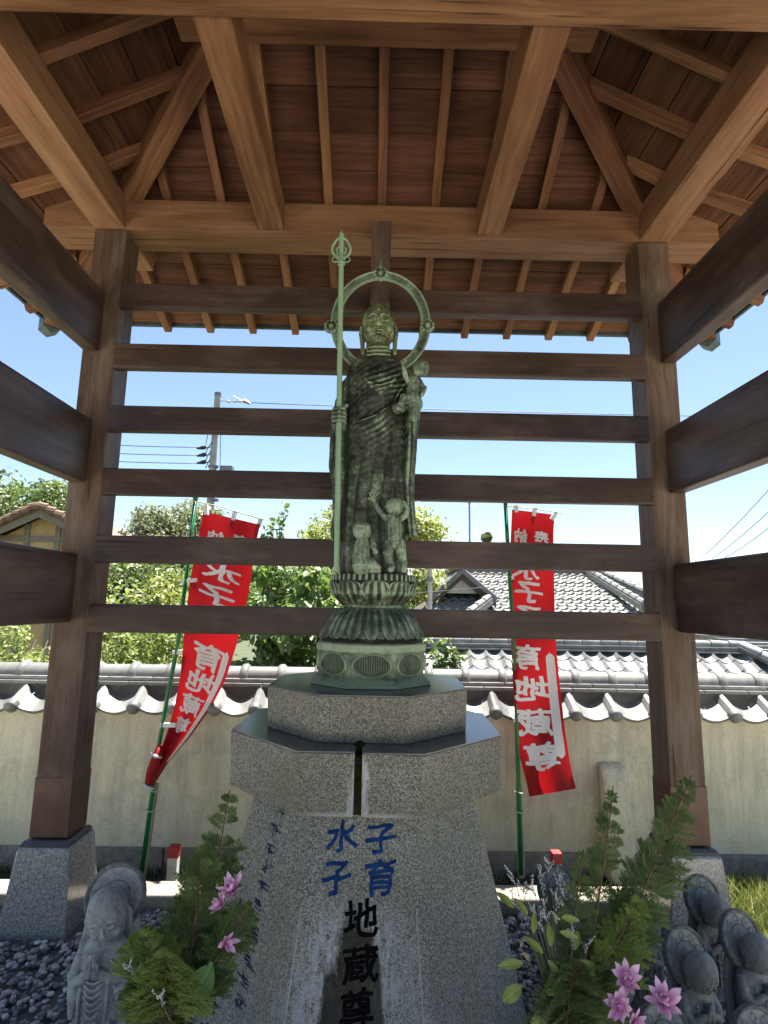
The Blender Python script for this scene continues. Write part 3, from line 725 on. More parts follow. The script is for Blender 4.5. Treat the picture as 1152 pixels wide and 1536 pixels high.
def gabled():
    ochre = plain('ochre render', (.55,.36,.17), .9, 0, .1, 3); rt = plain('brown tile', (.22,.13,.085), .6, 0, .3, 5); tb = plain('weathered beam', (.26,.2,.15), .85)
    T = thing('gabled_house', (-13.5, 22, -3.2), 'ochre walled house with brown tiled gable at the far left', 'house')
    pk = P(71, 768, 20); L = P(-75, 834, 20); Rr = P(217, 836, 20); dp = 8
    zl = (L.z+Rr.z)/2
    m = MB(); wl, wr = L.x+.7, Rr.x-.7; wz = zl+.1
    f = [Vector((wl, 20, -3.2)), Vector((wr, 20, -3.2)), Vector((wr, 20, wz)), Vector((pk.x, 20, pk.z-.12)), Vector((wl, 20, wz))]
    m.loft([f, [v+Vector((0, dp, 0)) for v in f]]); m.build('wall', ochre, T)
    for e in (Vector((L.x, 20, zl)), Vector((Rr.x, 20, zl))):
        q = [pk+Vector((0, -.5, 0)), e+Vector((0, -.5, 0)), e+Vector((0, dp+.5, 0)), pk+Vector((0, dp+.5, 0))]
        m = MB(); m.loft([q, [v+Vector((0, 0, .14)) for v in q]]); m.build('roof', rt, T)
        n = 12
        for i in range(n):
            a = pk.lerp(e, i/n)+Vector((0, -.55, .14)); b = pk.lerp(e, (i+1.05)/n)+Vector((0, -.55, .20))
            m = MB(); m.tube([a, b], [.13, .15], 8); m.build('verge_tile', rt, T, smooth=40)
        q = [pk+Vector((0, -.48, 0)), e+Vector((0, -.48, 0)), e+Vector((0, -.48, -.22)), pk+Vector((0, -.48, -.26))]
        m = MB(); m.loft([q, [v+Vector((0, .06, 0)) for v in q]]); m.build('bargeboard', tb, T)
    for xx in (P(42, 800, 20).x, P(88, 800, 20).x): m = MB(); m.box((xx-.09, 19.93, -3), (xx+.09, 20.02, pk.z-.45)); m.build('beam', tb, T)
    zz = P(40, 808, 20).z; m = MB(); m.box((wl, 19.95, zz-.1), (wr, 20.03, zz+.1)); m.build('beam', tb, T)
    q = [P(-200, 938, 11), P(130, 936, 11)]
gabled()
def far_right():
    oc_ = plain('tan render', (.5,.37,.24), .9, 0, .1, 3); sd = plain('grey siding', (.4,.4,.39), .7)
    T = thing('tan_house', (19, 30, -3.2), 'small tan house with dark window far right past the tiled roof', 'house')
    a, b = P(1062, 958, 30), P(1128, 990, 30)
    m = MB(); m.box((a.x, 30, -4), (b.x, 36, a.z)); m.build('wall', oc_, T)
    for u in (.25, .62):
        x = a.x+(b.x-a.x)*u; m = MB(); m.box((x, 29.93, b.z+.2), (x+.45, 29.99, a.z-.15)); m.build('window', darkw, T)
    m = MB(); m.box((a.x-.4, 29.4, a.z+.003), (b.x+.4, 36.4, a.z+.2)); m.build('roof', rooftile_d, T)
    T = thing('grey_house', (20, 24, -3.2), 'grey sided house with striped pale roof at the right edge', 'house')
    a, b = P(1102, 1000, 22), P(1270, 1000, 22); z1, z2 = P(1120, 985, 22).z, P(1120, 1004, 22).z
    m = MB(); m.box((a.x+.5, 22.6, -4), (b.x, 30, z2-.05)); m.build('wall', sd, T)
    for i in range(9):
        m = MB(); t0, t1 = i/9, (i+1)/9; y0, y1 = 22+4*t0, 22+4*t1; q0, q1 = z2+(z1-z2+.6)*t0, z2+(z1-z2+.6)*t1
        m.box((a.x+.2*i, y0, q0), (b.x, y1+.05, q1+.02)); m.build('roof_course', rooftile_d if i % 2 else rooftile, T)
far_right()
# ------------------------------------------------------------------ poles and wires
conc = plain('pole concrete', (.36,.35,.33), .85, 0, .15, 3); steel = plain('galvanised steel', (.2,.21,.22), .45, .6); ceram = plain('white porcelain', (.7,.7,.68), .2); cable = plain('black cable', (.03,.03,.035), .6)
def upole():
    t = P(327, 590, 22); T = thing('utility_pole', (t.x, 22, -3.2), 'tall concrete utility pole with insulators seen above the left of the rails', 'utility pole')
    m = MB(); m.tube([(t.x-.03, 22, -3.2), (t.x, 22, t.z)], [.19, .125], 16); m.build('shaft', conc, T, smooth=40)
    m = MB(); m.lathe([(.135, -.12), (.135, .02), (.03, .06)], 16, (t.x, 22, t.z)); m.build('cap', steel, T)
    for y in (672, 683, 694):
        p = P(323, y-3, 22); q = P(308, y, 22); m = MB(); m.tube([p, q], .025, 6); m.build('bracket', steel, T)
        m = MB(); c = P(301, y, 22); m.tube([c+Vector((.22, 0, .05)), c+Vector((.1, 0, .02)), c+Vector((-.16, 0, -.03))], [.07, .09, .03], 8); m.build('insulator', cable, T, smooth=True)
        m = MB(); m.tube([p+Vector((-.1, -.1, .15)), p+Vector((-.25, -.1, -.1)), q+Vector((.05, -.1, -.25))], .018, 5); m.build('jumper', cable, T)
    for x in (343, 352, 360):
        c = P(x, 602.5, 22); m = MB(); m.tube([c-Vector((.07, 0, 0)), c, c+Vector((.07, 0, 0))], [.03, .075, .03], 10); m.build('insulator', ceram, T, smooth=True)
    m = MB(); m.tube([P(330, 601, 22), P(368, 603, 22)], .02, 6); m.tube([P(350, 594, 22), P(372, 606, 22)], .018, 6); m.tube([P(366, 601, 22), P(376, 606, 22)], [.09, .04], 6); m.build('dead_end_clamp', steel, T)
    b0, b1 = P(331, 706, 22), P(350, 700, 22); m = MB(); m.box((b0.x, 21.8, b0.z-.1), (b1.x, 22.2, b1.z)); m.build('transformer', steel, T, bevel=.02)
    for y in (700, 728, 750):
        c = P(320, y, 22); m = MB(); m.lathe([(.21, -.04), (.21, .04)], 12, c); m.build('band', steel, T)
    m = MB(); m.tube([P(331, 650, 22), P(330, 698, 22), P(336, 703, 22)], .014, 5); m.tube([P(312, 650, 22), P(308, 670, 22)], .014, 5); m.build('drop_cable', cable, T)
upole()
def pole2(px, yt, yb, Y, r, lab):
    t = P(px, yt, Y); T = thing('utility_pole', (t.x, Y, -3.2), lab, 'utility pole'); m = MB(); m.tube([(t.x, Y, -3.2), (t.x, Y, t.z)], [r*1.2, r], 12); m.build('shaft', conc, T, smooth=40)
    m = MB(); m.lathe([(r*1.4, -.06), (r*1.4, .06)], 12, (t.x, Y, t.z-.9)); m.build('band', steel, T)
    if r > .08: m = MB(); m.tube([(t.x-.5, Y-.1, t.z-1.3), (t.x+.5, Y-.1, t.z-1.3)], .03, 6); m.build('cross_arm', steel, T)
pole2(645, 812, 0, 13.5, .055, 'slim concrete pole in front of the far roof gable')
pole2(704, 742, 0, 60, .10, 'thin dark mast on the skyline right of the statue')
def wire(pts, r, lab, group='overhead wires'):
    m = MB(); a, b, sag = pts; P_ = [a.lerp(b, i/14)-Vector((0, 0, sag*4*(i/14)*(1-i/14))) for i in range(15)]
    m.tube(P_, r, 5); tag(m.build('overhead_wire', cable, smooth=True), lab, 'wire', group)
wire((P(372, 604, 22), P(1300, 628, 22), .1), .016, 'long overhead wire running right from the utility pole top')
wire((P(620, 656, 26), P(1300, 665, 26), .05), .012, 'faint wire crossing the sky just below the third rail')
for i, (a, b) in enumerate(((664, 671), (677, 683), (689, 695))):
    wire((P(-20, a-12, 22), P(299, b, 22), .12), .016, ['top', 'middle', 'bottom'][i]+' one of three wires meeting the utility pole from the left')
for i, (a, b) in enumerate((((1058, 832), (1200, 680)), ((1068, 838), (1200, 722)), ((1085, 838), (1200, 752)))):
    wire((P(*a, 40), P(*b, 30), .2), .022, ['upper', 'middle', 'lower'][i]+' one of three slanting wires in the sky at the right edge')
wire((P(560, 893, 12), P(735, 880, 13), .02), .008, 'thin wire passing in front of the small white gable')

# ================================================================== CARVED AND CAST FIGURES
class Clay(MB):
    """closed overlapping solids fused by a voxel remesh into one continuous surface"""
    def ell(s, c, r, rot=None, n=14):
        if isinstance(r, (int, float)): r = (r, r, r)
        prof = [(math.sin(math.pi*i/n)+(1e-4 if i in (0, n) else 0), -math.cos(math.pi*i/n)) for i in range(n+1)]
        M = Matrix.Translation(Vector(c)) @ (rot or Matrix.Identity(4)) @ Matrix.Diagonal((r[0], r[1], r[2], 1))
        rings = [[M @ Vector((a*math.cos(2*math.pi*k/n), a*math.sin(2*math.pi*k/n), z)) for k in range(n)] for a, z in prof]
        s.loft(rings); return s
    def chain(s, pts, rs, n=12):
        pts = [Vector(p) for p in pts]
        if isinstance(rs, (int, float)): rs = [rs]*len(pts)
        s.tube(pts, list(rs), n)
        for p, r in zip(pts, rs): s.ell(p, r*1.0, n=8)
        return s
    def rings(s, spec, n=32, p=2.0):
        """spec: (cx, cy, z, hw, hd); superellipse sections"""
        out = []
        for cx, cy, z, hw, hd in spec:
            rr = []
            for k in range(n):
                a = 2*math.pi*k/n; c_, s_ = math.cos(a), math.sin(a)
                rr.append(Vector((cx+hw*math.copysign(abs(c_)**(2/p), c_), cy+hd*math.copysign(abs(s_)**(2/p), s_), z)))
            out.append(rr)
        return s.loft(out)
    def fuse(s, name, mat, parent, vox=.005, smooth=3, disp=None, mesh_only=False):
        me = bpy.data.meshes.new(name)
        base = WM[parent.name] if parent is not None else Matrix.Identity(4)
        o0 = np.array(base.translation) if not mesh_only else np.zeros(3)
        me.from_pydata((np.array([tuple(v) for v in s.v])-o0).tolist(), [], s.f)
        bm = bmesh.new(); bm.from_mesh(me); bmesh.ops.recalc_face_normals(bm, faces=bm.faces); bm.to_mesh(me); bm.free()
        tmp = bpy.data.objects.new(name, me); S.collection.objects.link(tmp)
        r = tmp.modifiers.new('r', 'REMESH'); r.mode = 'VOXEL'; r.voxel_size = vox; r.adaptivity = 0
        if smooth: k = tmp.modifiers.new('s', 'SMOOTH'); k.factor = .5; k.iterations = smooth
        dg = bpy.context.evaluated_depsgraph_get(); ev = tmp.evaluated_get(dg)
        out = bpy.data.meshes.new_from_object(ev, depsgraph=dg); bpy.data.objects.remove(tmp)
        out.name = name; out.materials.clear(); out.materials.append(mat)
        if disp:
            n = len(out.vertices); co = np.zeros(n*3, np.float32); no = np.zeros(n*3, np.float32)
            out.vertices.foreach_get('co', co); out.vertices.foreach_get('normal', no)
            co = co.reshape(-1, 3)+o0; no = no.reshape(-1, 3)
            co2 = co+no*disp(co, no)[:, None]-o0
            out.vertices.foreach_set('co', co2.astype(np.float32).ravel())
        out.polygons.foreach_set('use_smooth', [True]*len(out.polygons)); out.update()
        if mesh_only: return out
        return reg(bpy.data.objects.new(name, out), base, parent)

def bronze(name, dark, mid, green, amt=.5, rough=.5):
    t = NT(name); geo = t.n('NewGeometry'); oc = geo.outputs['Position']
    a = t.noise(oc, 14, 6, .68); b = t.noise(oc, 55, 4, .7); st = t.noise(t.map(oc, (22, 22, 3)), 1.4, 4, .6)
    pt = t.ramp(geo.outputs['Pointiness'], [(.44, 0.0), (.56, 1.0)])
    f = t.math('ADD', t.math('MULTIPLY', a, .5), t.math('ADD', t.math('MULTIPLY', b, .28), t.math('ADD', t.math('MULTIPLY', st, .22), t.math('MULTIPLY', t.math('SUBTRACT', pt, .5), .38))))
    f = t.math('ADD', f, amt-.5)
    c = t.ramp(f, [(.40, dark), (.53, mid), (.64, green)])
    m_ = t.ramp(f, [(.42, .55), (.6, .0)])
    return t.set(color=c, rough=t.math('ADD', rough-.1, t.math('MULTIPLY', b, .35)), metal=m_, normal=t.bump(b, .35, .003))
BZ = bronze('weathered bronze', (.018,.020,.013), (.070,.082,.052), (.22,.31,.20), .475)
BZh = bronze('bronze of the face', (.04,.042,.02), (.12,.14,.065), (.24,.32,.17), .52, .45)
BZg = bronze('green bronze', (.035,.042,.026), (.085,.115,.07), (.20,.28,.18), .50)
BZp = bronze('plinth bronze', (.05,.065,.045), (.12,.16,.105), (.24,.31,.21), .53)
BZs = bronze('verdigris staff', (.05,.07,.035), (.13,.19,.11), (.23,.35,.22), .55)
SY = 2.28
ST = thing('bronze_statue', (-.025, SY, 1.15), 'green bronze monk statue with ring halo and tall staff standing on a lotus pedestal', 'statue')
def W(px_, y, hw=0): return P(px_, y, SY)
def rows(spec, dy=0):
    out = []
    for y, xl, xr, cy, hd in spec:
        a, b = P(xl, y, SY), P(xr, y, SY); out.append(((a.x+b.x)/2, SY+cy+dy, (a.z+b.z)/2, abs(b.x-a.x)/2, hd))
    return out
c = Clay()
c.rings(rows([(876, 512, 612, .0, .115), (830, 512, 610, 0, .115), (780, 513, 609, 0, .105), (720, 514, 611, 0, .098), (660, 515, 613, 0, .10), (610, 517, 614, 0, .105), (575, 518, 615, .0, .10), (557, 519, 614, .01, .09), (547, 524, 609, .01, .078), (540, 534, 600, .01, .06), (535, 545, 591, .005, .05), (529, 550, 588, .0, .044)]), 36, 2.3)
# hanging sleeves
c.rings(rows([(812, 499, 514, -.02, .02), (800, 497, 520, -.02, .035), (750, 500, 524, -.02, .05), (700, 495, 524, -.02, .055), (655, 497, 524, -.02, .055), (610, 503, 528, -.01, .055), (575, 512, 538, 0, .055), (556, 526, 545, .01, .04)]), 24)
c.rings(rows([(805, 613, 626, -.02, .02), (790, 608, 625, -.02, .03), (760, 604, 621, -.02, .04), (720, 600, 620, -.02, .05), (672, 603, 625, -.03, .055), (610, 606, 629, -.04, .055), (580, 602, 624, -.02, .055), (560, 594, 612, .0, .045)]), 24)
# draped cloth carried over the left forearm
a = P(596, 612, SY-.1); b = P(622, 606, SY-.12); c.chain([a, b], [.03, .032])
# collar folds and diagonal sash edge
for i in range(3):
    c.chain([P(536+3*i, 556, SY-.07), P(552+2*i, 572+4*i, SY-.105), P(570, 578+5*i, SY-.108), P(590-2*i, 572+4*i, SY-.10), P(601-3*i, 556, SY-.07)], .0045, 6)
c.chain([P(608, 575, SY-.07), P(590, 604, SY-.107), P(565, 622, SY-.112), P(535, 633, SY-.10)], .0045, 6)
def robe_disp(co, no):
    x, y, z = co[:, 0]+.025, co[:, 1], co[:, 2]
    front = np.clip(-no[:, 1]*1.3, 0, 1)
    chest = np.clip((z-2.02)/.15, 0, 1)*np.clip((2.47-z)/.06, 0, 1)*(abs(x) < .135)
    wn = np.array([mnoise.noise(Vector((float(q)*9, float(v)*9, float(w)*7))) for q, v, w in co])
    diag = z*1.0-x*.95+.03*np.sin(x*13)+x*x*1.5+wn*.035
    f1 = np.abs(np.sin(diag*112))**.9*.005*chest*front*np.clip(.55+wn*1.2+x*3, .15, 1)
    low = np.clip((2.1-z)/.2, 0, 1)
    f2 = (np.abs(np.sin(x*62+np.sin(z*8)*1.1))**.8*.0062+np.sin(z*14+x*12)*.0015)*low
    side = np.clip((abs(x)-.13)/.02, 0, 1)
    f3 = np.abs(np.sin(x*120+z*5+np.sin(z*11)))**.7*.008*side
    n = np.array([mnoise.fractal(Vector((float(a)*28, float(b)*28, float(c_)*28)), .8, 2.2, 4) for a, b, c_ in co])
    lump = n*.0016*np.clip((2.46-z)/.05, .1, 1)
    return f1+f2*(1-side)+f3+lump-.004
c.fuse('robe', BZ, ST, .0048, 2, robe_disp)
# head, neck
h = Clay(); hc = P(567.5, 493, SY); k = .00295
def Hp(x, y, d): p = P(x, y, SY); return Vector((p.x, SY-.005-d, p.z))
h.ell(Hp(568, 485, 0), (.070, .074, .078)); h.ell(Hp(568, 503, .006), (.067, .066, .062)); h.ell(Hp(568, 515, .02), (.042, .045, .03))
h.ell(Hp(568, 519, .047), (.019, .014, .012))
h.rings([(hc.x, SY+.01, P(568, 546, SY).z, .062, .055), (hc.x, SY+.005, P(568, 532, SY).z, .052, .05), (hc.x, SY+.005, P(568, 515, SY).z, .05, .05)], 24)
for q in (529, 534.5, 540): h.chain([Hp(552, q-2, .03), Hp(560, q, .052), Hp(568, q+1, .058), Hp(576, q, .052), Hp(584, q-2, .03)], .005, 6)
h.chain([Hp(568, 488, .07), Hp(568, 496, .080), Hp(568, 500.5, .087)], [.006, .008, .0115]); h.ell(Hp(564.2, 500.5, .076), (.006, .007, .005)); h.ell(Hp(571.8, 500.5, .076), (.006, .007, .005))
for s_ in (-1, 1):
    h.chain([Hp(568+s_*3, 486, .073), Hp(568+s_*8, 483.5, .072), Hp(568+s_*13, 485, .062), Hp(568+s_*17, 489, .046)], [.0035, .0045, .0045, .003], 6)
    h.ell(Hp(568+s_*9.5, 491.5, .060), (.0135, .011, .0075)); h.chain([Hp(568+s_*5, 492.5, .069), Hp(568+s_*9.5, 494, .073), Hp(568+s_*14.5, 492.5, .062)], .0022, 6)
    h.ell(Hp(568+s_*12, 503, .045), (.021, .018, .018))
    h.chain([Hp(568+s_*22, 496, -.01), Hp(568+s_*24.5, 492, -.012), Hp(568+s_*25, 500, -.012), Hp(568+s_*24.5, 512, -.008), Hp(568+s_*24, 523, -.005), Hp(568+s_*24, 530, -.003)], [.008, .013, .014, .011, .010, .009], 8)
h.chain([Hp(559.5, 508.5, .062), Hp(564, 507.2, .073), Hp(568, 508, .077), Hp(572, 507.2, .073), Hp(576.5, 508.5, .062)], [.002, .003, .0036, .003, .002], 6)
h.chain([Hp(562, 510.6, .064), Hp(568, 511.2, .0735), Hp(574, 510.6, .064)], [.002, .0042, .002], 6); h.ell(Hp(568, 508, .055), (.022, .018, .014))
h.ell(Hp(568, 478, .0705), .006)
def skin_disp(co, no): return np.array([mnoise.fractal(Vector((float(a)*40, float(b)*40, float(c_)*40)), .8, 2.2, 3) for a, b, c_ in co])*.0013
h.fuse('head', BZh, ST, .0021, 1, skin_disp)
# hand on the staff
g = Clay(); hx = P(509, 637, SY-.12)
stf0, stf1 = P(505, 858, 2.165), P(512.5, 352, 2.165)
def onstaff(y): t_ = (858-y)/(858-352); return stf0.lerp(stf1, t_)
for i, y in enumerate((627.5, 633.5, 639.5, 645)):
    q = onstaff(y); r = [.0075, .0085, .0085, .0075][i]
    g.chain([q+Vector((.024, .012, 0)), q+Vector((.020, -.012, .001)), q+Vector((.002, -.021, .001)), q+Vector((-.019, -.014, 0)), q+Vector((-.023, .008, -.001))], r, 8)
q = onstaff(626); g.chain([q+Vector((-.008, .02, -.01)), q+Vector((.012, .0, .004)), q+Vector((.028, -.006, .012)), q+Vector((.033, -.002, .016))], [.010, .009, .0075, .006], 8)
q = onstaff(637); g.ell(q+Vector((-.002, .028, 0)), (.032, .018, .034)); g.chain([q+Vector((-.005, .03, -.01)), q+Vector((.0, .07, -.03))], [.026, .03])
g.fuse('hand', BZg, ST, .0024, 1)
# staff with ring finial
m = MB(); m.tube([stf0, stf1], [.0112, .0105], 8)
for y in (392, 400, 640, 660):
    if y < 500: m.tube([onstaff(y+2), onstaff(y-2)], .0155, 8)
o = m.build('staff', BZs, ST, smooth=20); m = MB()
tc_ = onstaff(376)
pts = [tc_+Vector((.038*math.sin(a)*(1-.12*math.cos(a)), -.004, .042*math.cos(a)+.006*(math.cos(a) > .7))) for a in [2*math.pi*i/28 for i in range(29)]]
m.tube(pts, .0055, 8); m.tube([onstaff(366), onstaff(351), onstaff(345)], [.006, .0085, .002], 8)
for s_ in (-1, 1):
    m.tube([tc_+Vector((0, 0, -.036)), tc_+Vector((s_*.016, -.005, -.022)), tc_+Vector((s_*.02, -.006, -.002)), tc_+Vector((s_*.006, -.004, .008))], .0035, 6)
    m.tube([tc_+Vector((s_*(.024+.013*math.sin(a)), -.006+.013*math.cos(a)*.5, -.035-.016*(1-math.cos(a)))) for a in [2*math.pi*i/14 for i in range(15)]], .0028, 6)
    m.tube([tc_+Vector((s_*(.010+.010*math.sin(a)), -.016+.01*math.cos(a)*.5, -.028-.016*(1-math.cos(a)))) for a in [2*math.pi*i/14 for i in range(15)]], .0028, 6)
m.build('staff_ring', BZs, o, smooth=True)
# halo ring
HYY = SY+.085; ctr = P(571, 484.5, HYY); Ro = .228; m = MB()
def hr(a): return ctr+Vector((math.sin(a)*Ro*.885, 0, math.cos(a)*Ro*1.0))
rr = []
for i in range(73):
    a = R(-158)+R(316)*i/72; cpt = hr(a); rad = Vector((math.sin(a), 0, math.cos(a)))
    prof = [(-.019, -.006), (-.022, 0), (-.019, .006), (-.012, .004), (.012, .004), (.019, .008), (.022, 0), (.019, -.010), (.010, -.006), (-.010, -.006)]
    rr.append([cpt+rad*p0+Vector((0, p1, 0)) for p0, p1 in prof])
m.loft(rr); ho = m.build('halo', BZg, ST, smooth=35)
def rosette(px_, y, r, flame=False):
    c0 = P(px_, y, HYY); q = Clay(); q.ell(c0, (r*.8, .012, r*.8))
    for i in range(10):
        a = 2*math.pi*i/10; q.ell(c0+Vector((math.sin(a)*r*.8, 0, math.cos(a)*r*.8)), (r*.32, .012, r*.32), n=8)
    q.ell(c0+Vector((0, -.012, 0)), (r*.4, .01, r*.4), n=8)
    if flame: q.chain([c0+Vector((0, 0, r*.7)), c0+Vector((0, 0, r*1.2)), c0+Vector((0, 0, r*2.1))], [r*.50, r*.36, r*.05]); q.chain([c0+Vector((-r*.5, 0, r*.5)), c0, c0+Vector((r*.5, 0, r*.5))], r*.3)
    q.fuse('rosette', BZg, ho, .0035, 1)
rosette(497, 490, .031); rosette(641, 489, .031); rosette(571, 411, .033, True)
# ---- children
def child(name, prims, lab, d):
    q = Clay()
    for p in prims:
        if p[0] == 'e': q.ell(d(*p[1]), p[2])
        else: q.chain([d(*u) for u in p[1]], p[2], 10)
    o = q.fuse(name, BZp, ST, .0032, 1, lambda co, no: np.array([mnoise.fractal(Vector(co[i]*30), .8, 2.2, 3) for i in range(len(co))])*.0022)
    return tag(o, lab)
d1 = lambda x, y, o=0: P(x, y, SY-.13-o)
child('carried_child', [('e', (632, 553, 0), (.034, .034, .034)), ('e', (628, 557, .018), (.02, .016, .02)), ('c', [(626, 563, 0), (622, 574, 0), (621, 588, 0), (620, 600, 0)], [.014, .028, .029, .033]),
    ('c', [(614, 572, 0), (608, 564, .01), (606, 553, .02), (604, 545, .02)], [.014, .011, .010, .009]), ('c', [(602, 541, .02), (605, 547, .02)], [.004, .006]), ('c', [(605.5, 539, .02), (605, 547, .02)], [.004, .006]), ('c', [(609, 540, .02), (606, 547, .02)], [.004, .006]),
    ('c', [(629, 572, 0), (635, 584, .0), (633, 592, .02), (639, 581, 0)], [.014, .012, .009, .006]),
    ('c', [(616, 598, .01), (606, 596, .02), (602, 606, .02), (603, 613, .02)], [.02, .017, .014, .012]), ('c', [(603, 614, .02), (596, 613, .035)], [.011, .007]),
    ('c', [(622, 600, 0), (622, 612, 0), (620, 625, 0)], [.03, .026, .022]), ('e', (632, 549, -.012), (.03, .028, .026))], 'small child carried on the monk\'s left arm', d1)
d2 = lambda x, y, o=0: P(x, y, SY-.135-o)
child('reaching_child', [('e', (592, 760, 0), (.035, .035, .037)), ('c', [(592, 770, 0), (590, 780, 0), (590, 793, 0), (591, 806, 0), (591, 815, 0)], [.016, .03, .031, .030, .030]),
    ('c', [(582, 778, 0), (573, 771, -.01), (566, 762, -.015), (561, 750, -.02)], [.015, .012, .010, .009]), ('e', (560, 747, -.02), (.012, .008, .013)),
    ('c', [(556, 744, -.02), (554, 739, -.02)], .0038), ('c', [(559, 742, -.02), (558, 736, -.02)], .0038), ('c', [(562, 742, -.02), (563, 736, -.02)], .0038), ('c', [(565, 744, -.02), (568, 739, -.02)], .0038), ('c', [(556, 749, -.02), (552, 747, -.02)], .0038),
    ('c', [(600, 778, 0), (608, 773, 0), (611, 763, 0), (605, 754, 0)], [.015, .013, .011, .010]),
    ('c', [(585, 815, 0), (582, 830, .004), (585, 842, 0), (588, 850, 0), (586, 854, .02)], [.024, .020, .017, .014, .012]), ('c', [(598, 815, 0), (602, 832, 0), (605, 845, 0), (606, 854, .015)], [.024, .019, .015, .013])], 'standing child reaching up towards the robe', d2)
d3 = lambda x, y, o=0: P(x, y, SY-.15-o)
child('kneeling_child', [('e', (543, 795, 0), (.037, .037, .039)), ('e', (550, 800, 0), (.018, .02, .02)), ('c', [(544, 806, 0), (543, 818, 0), (542, 834, 0), (543, 848, 0)], [.02, .03, .033, .038]),
    ('c', [(550, 816, -.01), (558, 820, -.01), (563, 827, -.01), (561, 818, -.01), (557, 812, -.01)], [.014, .013, .012, .010, .008]),
    ('c', [(546, 846, 0), (556, 847, 0), (566, 851, 0)], [.034, .025, .014]), ('c', [(534, 854, 0), (550, 856, 0), (567, 856, 0)], [.012, .014, .011])], 'kneeling child praying at the monk\'s feet', d3)
# ---- lotus pedestal and plinth (one casting with the statue)
lx = P(559, 900, SY).x; LB = MB()
Zt, Zw, Zd, Zb = P(560, 862, SY).z, P(560, 910, SY).z, P(560, 958, SY).z, 1.152
LB.lathe([(.15, Zt-.002), (.166, Zt-.004), (.168, Zt-.028), (.160, Zt-.045), (.135, Zw+.03), (.115, Zw+.008), (.114, Zw-.004), (.138, Zw-.026), (.160, Zw-.055), (.180, Zw-.09), (.192, Zd+.012), (.198, Zd+.0), (.20, Zd-.01)], 48, (lx, SY, 0))
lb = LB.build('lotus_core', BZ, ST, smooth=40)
for k in range(44):      # ribbed rim of stamens
    a = 2*math.pi*k/44; m = MB(); p = Vector((lx+.166*math.cos(a), SY+.166*math.sin(a), Zt-.028)); m.tube([p, p+Vector((0, 0, .024))], .0052, 5); m.build('stamen', BZ, lb, smooth=True)
def petal_mesh(name, prof, w, ribs, tip, mat_=None):
    mat_ = mat_ or BZ
    """petal on an outward surface profile [(radius, z)], width w, raised ribs"""
    m = MB(); nu, nv = 15, 12; P0 = []
    for j in range(nv+1):
        t_ = j/nv; f = t_*(len(prof)-1); i = min(int(f), len(prof)-2); q = f-i
        r = prof[i][0]*(1-q)+prof[i+1][0]*q; z = prof[i][1]*(1-q)+prof[i+1][1]*q
        ww = w*(math.sin(math.pi*(.16+.80*t_))**.55 if not tip else max(.05, (1-abs(2*(t_*.93+.0)-.9)**2.6))**.5)
        for i2 in range(nu+1):
            u = 2*i2/nu-1; bul = .011*(1-u*u)+.0038*math.cos(u*math.pi*ribs)*(1-abs(u)**3)*math.sin(math.pi*min(1, t_*1.1))**.5+.006*(abs(u) > .85)
            a = u*ww/r; rr_ = r+.002+bul
            P0.append((rr_*math.sin(a), -rr_*math.cos(a), z))
    m.v = P0; n1 = nu+1
    m.f = [(j*n1+i, j*n1+i+1, (j+1)*n1+i+1, (j+1)*n1+i) for j in range(nv) for i in range(nu)]; m.mi = [0]*len(m.f)
    return m.build(name, mat_, world=False, smooth=True, mesh_only=True)
pm1 = petal_mesh('petal', [(.113, Zw+.006), (.135, Zw+.03), (.155, Zw+.05), (.163, Zt-.04), (.166, Zt-.03)], .058, 4, False)
pm2 = petal_mesh('petal', [(.120, Zw-.008), (.143, Zw-.028), (.163, Zw-.055), (.182, Zw-.088), (.197, Zd+.008)], .036, 2, True, BZp)
pm3 = petal_mesh('petal', [(.117, Zw-.006), (.140, Zw-.028), (.160, Zw-.055), (.178, Zw-.088), (.192, Zd+.010)], .03, 2, True, BZp)
for k in range(10): inst('petal', pm1, Matrix.Translation((lx, SY, 0)) @ Matrix.Rotation(2*math.pi*(k)/10+.06, 4, 'Z'), lb)
for k in range(18): inst('petal', pm2, Matrix.Translation((lx, SY, 0)) @ Matrix.Rotation(2*math.pi*k/18, 4, 'Z'), lb)
for k in range(18): inst('petal', pm3, Matrix.Translation((lx, SY, 0)) @ Matrix.Rotation(2*math.pi*(k+.5)/18, 4, 'Z'), lb)
m = MB(); c8 = 1/math.cos(math.pi/8); px0 = P(556, 990, SY).x
m.lathe([(.225*c8, Zb), (.222*c8, Zb+.012), (.200*c8, Zb+.03), (.198*c8, Zb+.036), (.198*c8, Zd-.045), (.206*c8, Zd-.035), (.206*c8, Zd-.012), (.195*c8, Zd-.006)], 8, (px0, SY, 0), ph=math.pi/8+.03)
pl = m.build('plinth', BZp, ST, bevel=.004)
BZd = bronze('shadowed bronze', (.02,.022,.018), (.045,.055,.04), (.11,.15,.10), .45)
